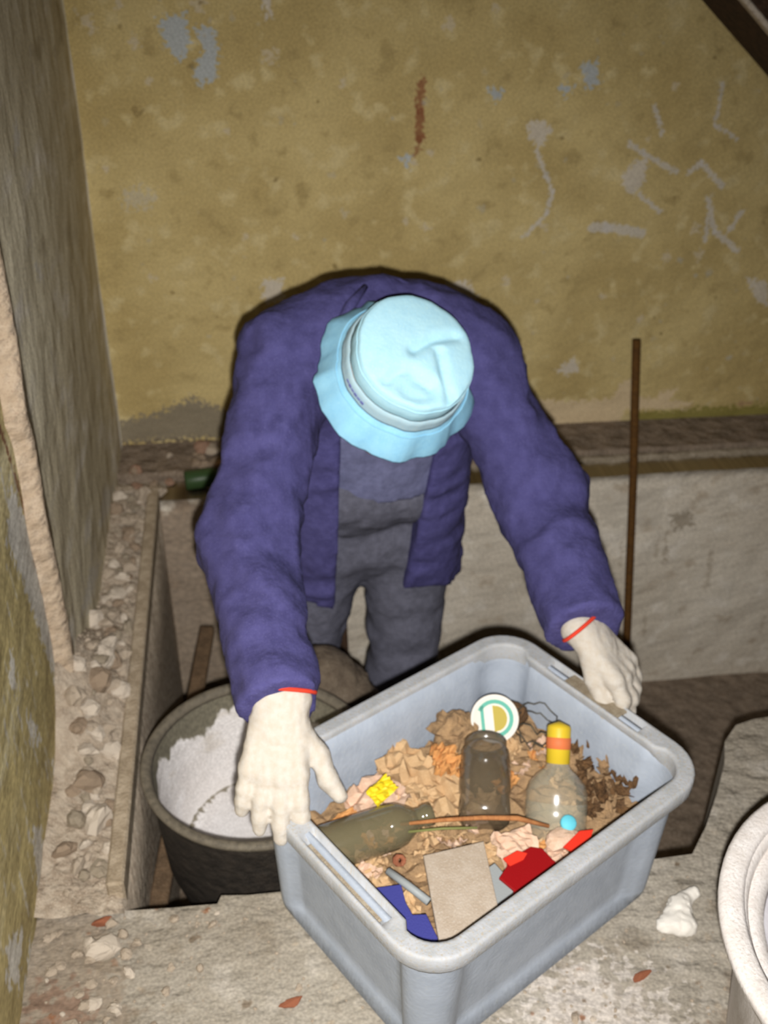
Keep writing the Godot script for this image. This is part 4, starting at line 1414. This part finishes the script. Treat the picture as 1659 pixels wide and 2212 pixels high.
func rubbish():
	# loose bed of crumbs and torn scraps that fills the crate
	var nz := noise(201, 18.0)
	var n2 := noise(202, 60.0)
	var rows := []
	for i in 36:
		var r := []
		for j in 50:
			var z := -0.160 + 0.32 * i / 35.0
			var x := -0.237 + 0.474 * j / 49.0
			z *= 1.14
			x *= 1.08
			var cx := maxf(absf(x) - 0.192, 0.0)
			var cz := maxf(absf(z) - 0.122, 0.0)
			var cl := Vector2(cx, cz).length()
			if cl > 0.060:
				x = signf(x) * (minf(absf(x), 0.192) + cx * 0.060 / cl)
				z = signf(z) * (minf(absf(z), 0.122) + cz * 0.060 / cl)
			var y := 0.160 - 0.05 * z + 0.022 * nz.get_noise_2d(x, z) + 0.012 * n2.get_noise_2d(x, z) + 0.02 * smoothstep(0.0, 0.24, x)
			r.append(Vector3(x, y, z))
		rows.append(r)
	var st := SurfaceTool.new()
	st.begin(Mesh.PRIMITIVE_TRIANGLES)
	st.set_smooth_group(-1)
	var bed := obj("rubbish_bed", finish(grid_mesh(rows, false, false, st)), M.kraft_dark)
	bed.position = CR + Vector3(0, 0.0, 0)
	bed.rotation.y = CTURN
	tag(bed, "bed of brown crumbs and torn scraps filling the grey crate", "debris")
	bed.set_meta("kind", "stuff")
	# scraps of brown paper strewn over it
	var sheets := []
	for i in 6:
		sheets.append(crumple_sheet(400 + i, 0.055, 0.045, 0.010, 0.0012, 7, 0.5, 0.006))
	var cb := Basis(Vector3.UP, CTURN)
	for i in 46:
		var lx := rng.randf_range(-0.21, 0.21)
		var lz := rng.randf_range(-0.14, 0.14)
		var pk := rng.randi() % 6
		var sc := obj("paper_scrap", sheets[i % 6], [M.kraft, M.kraft_dark, M.pink_paper, M.kraft, M.orange_paper, M.kraft][pk])
		lay(sc, CR + cb * Vector3(lx, 0.166 - 0.05 * lz + rng.randf_range(0.0, 0.014) + 0.02 * smoothstep(0.0, 0.24, lx), lz), rng.randf() * TAU, rng.randf_range(-0.5, 0.5), rng.randf_range(-0.5, 0.5))
		tag(sc, "small torn scrap of %s paper in the grey crate" % ["tan", "dark brown", "pale pink", "tan", "orange", "tan"][pk], "paper", "torn paper scraps in the crate")
	# dry leaves heaped at the far end
	var lv := []
	for i in 4:
		lv.append(crumple_sheet(430 + i, 0.042, 0.028, 0.012, 0.001, 6, 0.7, 0.010))
	for i in 34:
		var p := Vector3(0.555, 0.178, -1.225) + Vector3(rng.randf_range(-0.055, 0.045), rng.randf_range(0.0, 0.03), rng.randf_range(-0.09, 0.075))
		var lf := obj("dry_leaf", lv[i % 4], M.leaf if rng.randf() < 0.65 else M.kraft_dark)
		lay(lf, p, rng.randf() * TAU, rng.randf_range(-0.7, 0.7), rng.randf_range(-0.7, 0.7))
		tag(lf, "curled dry brown leaf heaped at the crate end beside the yellow-capped bottle", "leaf", "dry leaves in the crate")
	# crumpled brown paper, larger pieces
	var big := [["crumpled_paper", M.kraft, crumple_sheet(441, 0.155, 0.165, 0.045, 0.0015, 12, 0.25, 0.01), Vector3(0.266, 0.200, -1.228), 0.3, 0.15, 0.1, "large crumpled tan paper sheet in the middle of the crate"],
		["crumpled_paper", M.kraft, crumple_sheet(442, 0.11, 0.12, 0.036, 0.0015, 12, 0.3, 0.01), Vector3(0.242, 0.208, -1.288), 0.9, 0.35, -0.2, "crumpled tan paper leaning on the long inner wall of the crate"],
		["paper_ball", M.kraft_dark, crumple_ball(443, Vector3(0.056, 0.046, 0.050), 0.45, 16), Vector3(0.322, 0.222, -1.352), 0.0, 0.0, 0.0, "dark-topped crumpled brown paper ball beside the round printed lid"],
		["crumpled_paper", M.orange_paper, crumple_sheet(444, 0.07, 0.06, 0.025, 0.0015, 10, 0.3, 0.0), Vector3(0.300, 0.226, -1.285), 1.6, 0.3, 0.2, "crumpled orange-tan paper between the paper ball and the dark jar"],
		["crumpled_paper", M.pink_paper, crumple_sheet(445, 0.11, 0.09, 0.035, 0.0015, 10, 0.3, 0.0), Vector3(0.166, 0.212, -1.230), 0.5, 0.25, 0.2, "crumpled pale pink paper under the yellow wrapper"],
		["paper_strip", M.orange_paper, crumple_sheet(446, 0.075, 0.022, 0.014, 0.0015, 10, 0.2, 0.0), Vector3(0.100, 0.192, -1.197), 0.45, 0.1, 0.25, "narrow orange paper strip by the gloved thumb"],
		["crumpled_paper", M.pink_paper, crumple_sheet(447, 0.08, 0.075, 0.018, 0.0015, 10, 0.3, 0.0), Vector3(0.378, 0.202, -1.104), 0.2, 0.2, 0.0, "crumpled greyish paper behind the small red chip"],
		["crumpled_paper", M.kraft, crumple_sheet(448, 0.09, 0.05, 0.02, 0.0015, 10, 0.3, 0.0), Vector3(0.140, 0.182, -1.095), 0.6, 0.0, 0.1, "crumpled tan paper in front of the dusty glass bottle"],
		["crumpled_paper", M.pink_paper, crumple_sheet(449, 0.055, 0.05, 0.016, 0.0015, 10, 0.3, 0.0), Vector3(0.437, 0.198, -1.085), 0.8, 0.1, 0.0, "beige crumpled paper next to the red plastic cover"]]
	for q in big:
		var o := obj(q[0], q[2], q[1])
		lay(o, q[3], q[4], q[5], q[6])
		tag(o, q[7], "paper")
	var yw := obj("yellow_wrapper", crumple_sheet(450, 0.055, 0.034, 0.010, 0.0012, 8, 0.25, 0.0), M.yellow)
	lay(yw, Vector3(0.176, 0.244, -1.205), 0.75, 0.45, 0.1)
	tag(yw, "bright yellow torn wrapper on the pale pink paper", "wrapper")
	# dusty bottle lying along the end wall
	var b := thing("glass_bottle", "dusty brownish glass bottle lying on its side by the grip channel of the crate", "bottle")
	obj("body", lathe([Vector2(0.0, 0.0), Vector2(0.028, 0.0), Vector2(0.035, 0.005), Vector2(0.037, 0.014), Vector2(0.037, 0.125), Vector2(0.034, 0.142), Vector2(0.025, 0.158), Vector2(0.017, 0.168)], 32), M.glass_dusty, b)
	obj("neck", lathe([Vector2(0.017, 0.168), Vector2(0.0155, 0.178), Vector2(0.0175, 0.180), Vector2(0.0185, 0.186), Vector2(0.018, 0.196), Vector2(0.013, 0.197), Vector2(0.012, 0.17)], 24), M.glass_dusty, b)
	var bd := Vector3(0.205, 0.006, -0.055)
	b.transform = Transform3D(basis_y(bd), Vector3(0.062, 0.200, -1.128))
	# dark plastic jar
	var jr := thing("plastic_jar", "dark see-through plastic jar lying below the round printed lid", "jar")
	obj("body", lathe([Vector2(0.0, 0.0), Vector2(0.036, 0.0), Vector2(0.041, 0.004), Vector2(0.043, 0.02), Vector2(0.0405, 0.05), Vector2(0.043, 0.056), Vector2(0.043, 0.10), Vector2(0.040, 0.106), Vector2(0.042, 0.112), Vector2(0.041, 0.128), Vector2(0.034, 0.138)], 32), M.glass_dark, jr)
	obj("mouth", lathe([Vector2(0.034, 0.138), Vector2(0.036, 0.139), Vector2(0.0365, 0.150), Vector2(0.033, 0.151), Vector2(0.032, 0.136)], 28), M.glass_dark, jr)
	jr.transform = Transform3D(basis_y(Vector3(0.035, 0.045, -0.165)), Vector3(0.337, 0.188, -1.165))
	# clear bottle with the yellow cap band
	var v := thing("clear_bottle", "clear glass bottle with a yellow and orange neck wrapper, leaning in the crate", "bottle")
	obj("body", lathe([Vector2(0.0, 0.0), Vector2(0.044, 0.0), Vector2(0.050, 0.008), Vector2(0.051, 0.075), Vector2(0.046, 0.090), Vector2(0.034, 0.104), Vector2(0.022, 0.114), Vector2(0.0165, 0.124), Vector2(0.0155, 0.150)], 36), M.glass, v)
	obj("neck_wrapper", lathe([Vector2(0.0175, 0.122), Vector2(0.0195, 0.123), Vector2(0.0200, 0.180), Vector2(0.0185, 0.184), Vector2(0.0, 0.192)], 28), M.yellow_cap, v)
	var band := obj("orange_band", lathe([Vector2(0.0196, 0.146), Vector2(0.0206, 0.147), Vector2(0.0208, 0.164), Vector2(0.0199, 0.165)], 28), M.orange_label, v)
	band.set_meta("label", "orange printed band")
	var lab := obj("paper_label", lathe([Vector2(0.0505, 0.02), Vector2(0.0515, 0.021), Vector2(0.0515, 0.060), Vector2(0.0505, 0.061)], 36), M.glass, v)
	lab.set_meta("label", "clear printed band")
	v.transform = Transform3D(basis_y(Vector3(0.02, 0.115, -0.095)), Vector3(0.458, 0.142, -1.158))
	# round printed lid
	var ld := thing("printed_lid", "round white lid with a green ring and yellow centre", "lid")
	obj("disc", lathe([Vector2(0.0, 0.0), Vector2(0.040, 0.0), Vector2(0.042, 0.002), Vector2(0.042, 0.007), Vector2(0.040, 0.008), Vector2(0.037, 0.0045), Vector2(0.0, 0.0045)], 40), M.white_card, ld)
	var arc := PackedVector2Array()
	for i in 19:
		var a := lerpf(-2.6, 1.6, i / 18.0)
		arc.append(Vector2(cos(a), sin(a)) * 0.033)
	for i in 19:
		var a := lerpf(1.6, -2.6, i / 18.0)
		arc.append(Vector2(cos(a), sin(a)) * 0.026)
	var dsh := PackedVector2Array([Vector2(-0.002, 0.023)])
	for i in 11:
		var a := lerpf(PI / 2, -PI / 2, i / 10.0)
		dsh.append(Vector2(0.002 + cos(a) * 0.020, sin(a) * 0.022))
	dsh.append(Vector2(-0.002, -0.023))
	obj("green_ring", prism(arc, 0.0044, 0.0052), M.teal, ld)
	obj("yellow_emblem", prism(dsh, 0.0044, 0.0052), M.olive_card, ld)
	obj("green_bar", prism(PackedVector2Array([Vector2(-0.024, -0.022), Vector2(-0.018, -0.024), Vector2(-0.018, 0.020), Vector2(-0.024, 0.018)]), 0.0044, 0.0052), M.teal, ld)
	ld.transform = Transform3D(basis_y(Vector3(-0.10, 0.55, 0.55), Vector3(0, -0.6, 0.6)), Vector3(0.392, 0.236, -1.352))
	# wire tangle
	var wp := []
	var wn := noise(210, 0.35)
	for i in 60:
		var t := i / 59.0
		var a := t * TAU * 2.6
		wp.append(Vector3(0.470, 0.215, -1.350) + Vector3(cos(a) * (0.036 + 0.010 * wn.get_noise_1d(i * 3.0)), 0.020 * sin(a * 0.7) + 0.02 * wn.get_noise_1d(i * 2.0 + 90.0), sin(a) * (0.040 + 0.012 * wn.get_noise_1d(i * 3.0 + 40.0))))
	tag(obj("wire_tangle", tube(wp, 0.0013, 6), M.wire), "loose tangle of thin grey wire beside the round printed lid", "wire")
	var dk := obj("dirt_clod", stone(212, Vector3(0.032, 0.022, 0.028), 6, 9, 0.2), M.leaf)
	dk.position = Vector3(0.435, 0.208, -1.385)
	tag(dk, "dark crumbly clod of dirt behind the round printed lid", "clod")
	# twig and green stem
	tag(obj("twig", tube([Vector3(0.196, 0.222, -1.148), Vector3(0.26, 0.230, -1.142), Vector3(0.323, 0.236, -1.134), Vector3(0.38, 0.232, -1.130), Vector3(0.430, 0.218, -1.120)], [0.003, 0.0035, 0.004, 0.0045, 0.003], 7), M.twig), "long thin orange-brown twig lying across the crate", "twig")
	tag(obj("plant_stem", tube([Vector3(0.206, 0.216, -1.137), Vector3(0.26, 0.223, -1.131), Vector3(0.315, 0.224, -1.125)], 0.0022, 6), M.stem_green), "thin greenish plant stem beside the long twig", "stem")
	# flat board
	var bo := obj("wood_board", prism(PackedVector2Array([Vector2(-0.046, -0.081), Vector2(0.052, -0.097), Vector2(0.048, 0.045), Vector2(-0.048, 0.095)]), -0.004, 0.004, 0.001), M.board)
	lay(bo, Vector3(0.270, 0.207, -1.010), 0.0, 0.03, 0.0)
	tag(bo, "flat pale rectangular board lying in the crate, its end under the long rim", "board")
	# plastic pieces
	var bl := obj("blue_plastic", prism(PackedVector2Array([Vector2(-0.030, -0.050), Vector2(0.012, -0.050), Vector2(0.016, -0.018), Vector2(0.024, 0.004), Vector2(0.044, 0.006), Vector2(0.056, 0.046), Vector2(0.050, 0.066), Vector2(0.030, 0.050), Vector2(-0.010, 0.026), Vector2(-0.034, 0.000)]), 0.0, 0.006, 0.001), M.blue_plastic)
	lay(bl, Vector3(0.170, 0.192, -1.002), -0.05, 0.05, 0.12)
	tag(bl, "dark blue broken plastic shard near the crate corner", "plastic shard")
	var rd := thing("plastic_cover", "dark red plastic cover piece beside the flat board", "plastic cover", Vector3(0.378, 0.192, -1.054), 0.55)
	obj("top", prism(PackedVector2Array([Vector2(-0.044, -0.014), Vector2(-0.020, -0.022), Vector2(-0.012, -0.030), Vector2(0.036, -0.026), Vector2(0.048, -0.012), Vector2(0.044, 0.022), Vector2(-0.042, 0.024)]), 0.008, 0.013, 0.001), M.red_plastic, rd)
	obj("lip", prism(PackedVector2Array([Vector2(-0.044, 0.016), Vector2(0.046, 0.014), Vector2(0.046, 0.026), Vector2(-0.044, 0.028)]), 0.0, 0.012, 0.001), M.red_plastic, rd)
	var chips := [[Vector3(0.366, 0.206, -1.074), "small bright red chip behind the dark red cover", Vector2(0.020, 0.010), 0.2], [Vector3(0.474, 0.206, -1.096), "bright red plastic sliver by the long crate rim", Vector2(0.032, 0.012), 0.5]]
	for q in chips:
		var w: float = q[2].x
		var d: float = q[2].y
		var ch := obj("red_chip", prism(PackedVector2Array([Vector2(-w, -d * 0.4), Vector2(w * 0.3, -d), Vector2(w, -d * 0.2), Vector2(w * 0.5, d * 0.6), Vector2(-w * 0.7, d)]), 0.0, 0.003), M.red_bright)
		lay(ch, q[0], q[3], 0.3, 0.0)
		tag(ch, q[1], "plastic chip")
	var cy := obj("cyan_cap", lathe([Vector2(0, 0), Vector2(0.011, 0), Vector2(0.013, 0.002), Vector2(0.013, 0.008), Vector2(0.011, 0.010), Vector2(0, 0.010)], 20), M.cyan)
	lay(cy, Vector3(0.466, 0.203, -1.134), 0.0, 0.5, 0.0)
	tag(cy, "small turquoise bottle cap below the yellow-necked bottle", "cap")
	var gs := obj("grey_rod", tube([Vector3(0.167, 0.206, -1.074), Vector3(0.192, 0.206, -1.045), Vector3(0.220, 0.202, -1.014)], 0.0062, 10), M.grey_plastic)
	tag(gs, "short grey plastic rod between the blue shard and the flat board", "rod")
	var gp := obj("grey_plate", box(Vector3(0.05, 0.003, 0.07), 0.001), M.grey_plastic)
	lay(gp, Vector3(0.330, 0.186, -1.038), 0.5, 0.1, 0.1)
	tag(gp, "thin grey plate between the flat board and the dark red cover", "plate")
	var bk := obj("brick_chip", stone(214, Vector3(0.034, 0.016, 0.024), 7, 9, 0.08), M.pink_paper)
	lay(bk, Vector3(0.450, 0.192, -1.112), 0.3)
	tag(bk, "dusty pink brick fragment under the turquoise cap", "brick fragment")
	var rb := obj("rust_nut", lathe([Vector2(0.004, 0), Vector2(0.009, 0), Vector2(0.010, 0.003), Vector2(0.009, 0.014), Vector2(0.004, 0.014), Vector2(0.004, 0)], 8), M.brick)
	lay(rb, Vector3(0.184, 0.206, -1.092), 0.4, 0.8, 0.0)
	tag(rb, "small reddish rusty nut beside the dusty glass bottle", "nut")

# ------------------------------------------------------------------ boards, rod, stones and scraps on the floor
func bits():
	# boards along the bank
	var b1 := obj("edge_board", box(Vector3(0.030, 0.055, 1.30), 0.004), M.wood)
	lay(b1, Vector3(-0.274, 0.022, -1.885), 0.0, 0.012, 0.0)
	tag(b1, "long narrow grey board set on edge along the rubble bank", "board")
	var d2 := Vector3(-0.150, -0.26, -2.30) - Vector3(-0.262, -0.28, -1.235)
	var b2 := obj("leaning_plank", box(Vector3(0.038, d2.length(), 0.022), 0.004), M.wood_mid)
	b2.transform = Transform3D(basis_y(d2, Vector3(0, 1, 0)), Vector3(-0.262, -0.28, -1.235) + d2 / 2)
	tag(b2, "brown plank sloping down into the pit beside the black pot", "plank")
	var b3 := obj("upright_plank", box(Vector3(0.085, 0.50, 0.022), 0.003), M.wood_dark)
	lay(b3, Vector3(0.195, -0.50, -2.34), 0.0, -0.12, 0.03)
	tag(b3, "short brown plank standing behind the trouser legs", "plank")
	# rusty rod against the plinth
	var r := obj("rusty_rod", tube([Vector3(1.0555, -0.748, -2.244), Vector3(1.054, -0.36, -2.355), Vector3(1.051, 0.04, -2.468), Vector3(1.042, 0.41, -2.570)], 0.0115, 12), M.rust)
	tag(r, "long straight rusty rod leaning against the concrete plinth", "rod")
	# dusty sack in front of the legs
	var f := Field.new()
	f.k = 0.06
	f.cap(Vector3(0.150, -0.66, -1.80), Vector3(0.125, -0.06, -1.775), 0.09, 0.078)
	f.cap(Vector3(0.115, -0.03, -1.78), Vector3(0.195, -0.075, -1.765), 0.070, 0.045)
	f.wrinkle = noise(221, 9.0)
	f.amp = 0.012
	f.cut = func(p: Vector3, d: float) -> float: return maxf(d, -0.749 - p.y)
	var sk := obj("dusty_sack", net(f, Vector3(0.0, -0.78, -1.98), Vector3(0.32, 0.10, -1.62), 0.011), M.sack)
	tag(sk, "grey-brown dusty sack standing in front of the trouser legs", "sack")
	# small green bottle at the foot of the back wall
	var g := thing("green_bottle", "small dark green bottle lying on the plinth behind the jacket sleeve", "bottle")
	obj("body", lathe([Vector2(0.0, 0.0), Vector2(0.024, 0.0), Vector2(0.027, 0.004), Vector2(0.027, 0.075), Vector2(0.020, 0.092), Vector2(0.011, 0.102)], 24), M.green, g)
	obj("neck", lathe([Vector2(0.011, 0.102), Vector2(0.010, 0.125), Vector2(0.012, 0.127), Vector2(0.012, 0.136), Vector2(0.0, 0.136)], 20), M.green, g)
	g.transform = Transform3D(basis_y(Vector3(1, 0.02, -0.15)), Vector3(-0.19, 0.060, -2.545))
	# rubble stones
	var st := []
	for i in 7:
		st.append(stone(500 + i, Vector3(1, [0.7, 0.5, 0.8, 0.6, 0.9, 0.45, 0.7][i], [0.8, 1.1, 0.7, 0.9, 0.8, 1.0, 0.6][i]), 16, 6, 0.25))
	var tones := [M.rubble, M.rubble, M.rubble, M.rubble_pale, M.concrete, M.rubble_brown]
	for i in 130:
		var z := -1.235 - 1.30 * pow(rng.randf(), 0.9)
		var x := rng.randf_range(-0.372, -0.295)
		var s := rng.randf_range(0.007, 0.028)
		if rng.randf() < 0.12:
			s *= 1.4
		var tn := rng.randi() % 6
		var o := obj("rubble_stone", st[i % 7], tones[tn])
		var y := bank_y(x, z) + 0.003
		lay(o, Vector3(x, y + s * 0.25, z), rng.randf() * TAU, rng.randf_range(-0.4, 0.4), rng.randf_range(-0.4, 0.4))
		o.scale = Vector3.ONE * s
		tag(o, ["small grey-brown broken stone on the narrow bank along the left wall", "small grey-brown broken stone on the narrow bank along the left wall", "small grey-brown broken stone on the narrow bank along the left wall", "small pale chalky stone on the narrow bank along the left wall", "small concrete crumb on the narrow bank along the left wall", "small dark brown stone on the narrow bank along the left wall"][tn], "stone", "rubble stones on the bank")
	for i in 26:
		var z := -2.52 - rng.randf_range(0.0, 0.2)
		var x := rng.randf_range(-0.36, 0.06)
		var s := rng.randf_range(0.012, 0.034)
		var tn := rng.randi() % 4
		var o := obj("plinth_stone", st[(i + 3) % 7], [M.rubble_brown, M.rubble, M.brick_dull, M.rubble_brown][tn])
		var y := 0.032 if z > -2.6 else 0.056
		lay(o, Vector3(x, y + s * 0.35, z), rng.randf() * TAU, rng.randf_range(-0.4, 0.4), 0.0)
		o.scale = Vector3.ONE * s
		tag(o, "%s rubble stone at the foot of the ochre wall, on the plinth" % ["brown", "grey", "reddish brick", "brown"][tn], "stone", "rubble stones on the plinth")
	for i in 64:
		var x := rng.randf_range(-0.38, -0.10 if i % 2 == 0 else -0.24) if i < 54 else rng.randf_range(-0.1, 0.75)
		var z := rng.randf_range(-1.19, -0.93)
		if i >= 54:
			z = rng.randf_range(-1.05, -0.86)
		var s := rng.randf_range(0.003, 0.012) * (1.5 if x < -0.24 else 1.0)
		var tn := rng.randi() % 4
		var o := obj("floor_pebble", st[(i + 1) % 7], tones[tn])
		lay(o, Vector3(x, s * 0.4 + 0.002, z), rng.randf() * TAU, rng.randf_range(-0.3, 0.3), 0.0)
		o.scale = Vector3.ONE * s
		tag(o, "tiny loose %s pebble scattered on the dusty landing floor" % ("pale" if tn == 3 else "grey-brown"), "pebble", "pebbles on the landing")
	var big := [["pale_stone", M.rubble_pale, Vector3(-0.287, 0.012, -1.135), Vector3(0.030, 0.018, 0.024), "pale whitish stone on the landing near the left wall", "stone"],
		["brick_chip", M.brick, Vector3(-0.292, 0.008, -1.188), Vector3(0.020, 0.009, 0.008), "small rust-red brick chip at the landing edge by the left wall", "brick fragment"],
		["brick_chip", M.brick, Vector3(0.010, 0.005, -1.005), Vector3(0.022, 0.006, 0.009), "thin red-brown chip on the landing in front of the crate end", "brick fragment"],
		["brick_chip", M.brick, Vector3(0.567, 0.005, -0.985), Vector3(0.022, 0.006, 0.007), "thin red-brown chip beside the white powder patch", "brick fragment"]]
	for q in big:
		var o := obj(q[0], stone(hash(q[4]) % 1000, Vector3.ONE, 8, 9, 0.1), q[1])
		lay(o, q[2], 0.3)
		o.scale = q[3]
		tag(o, q[4], q[5])
	# twisted white tissue
	var t := Field.new()
	t.k = 0.012
	t.cap(Vector3(0.704, 0.020, -1.118), Vector3(0.690, 0.014, -1.112), 0.008, 0.007)
	t.cap(Vector3(0.690, 0.014, -1.112), Vector3(0.672, 0.016, -1.100), 0.007, 0.010)
	t.cap(Vector3(0.672, 0.016, -1.100), Vector3(0.655, 0.014, -1.062), 0.011, 0.014)
	t.cap(Vector3(0.672, 0.016, -1.100), Vector3(0.672, 0.012, -1.060), 0.011, 0.013)
	t.cap(Vector3(0.668, 0.014, -1.098), Vector3(0.632, 0.010, -1.068), 0.009, 0.009)
	t.wrinkle = noise(231, 40.0)
	t.amp = 0.005
	t.cut = func(p: Vector3, d: float) -> float: return maxf(d, 0.002 - p.y)
	tag(obj("paper_tissue", net(t, Vector3(0.60, -0.01, -1.15), Vector3(0.74, 0.06, -1.03), 0.004), M.white_card), "twisted white paper tissue on the landing beside the crate", "tissue")
	# grit
	var mm := MultiMesh.new()
	mm.transform_format = MultiMesh.TRANSFORM_3D
	mm.mesh = stone(601, Vector3(1, 0.7, 0.8), 6, 4, 0.1)
	mm.instance_count = 900
	for i in 900:
		var p: Vector3
		if i < 600:
			var z := rng.randf_range(-2.5, -1.22)
			var x := rng.randf_range(-0.375, -0.29)
			p = Vector3(x, bank_y(x, z) + 0.005, z)
		else:
			p = Vector3(rng.randf_range(-0.38, 0.8), 0.002, rng.randf_range(-1.2, -0.86))
		mm.set_instance_transform(i, Transform3D(Basis(Vector3.UP, rng.randf() * TAU).scaled(Vector3.ONE * rng.randf_range(0.0012, 0.004)), p))
	var gm := MultiMeshInstance3D.new()
	gm.multimesh = mm
	gm.material_override = M.rubble
	gm.name = numbered("grit")
	add_child(gm)
	tag(gm, "fine grey-brown grit scattered over the bank and the landing", "grit")
	gm.set_meta("kind", "stuff")
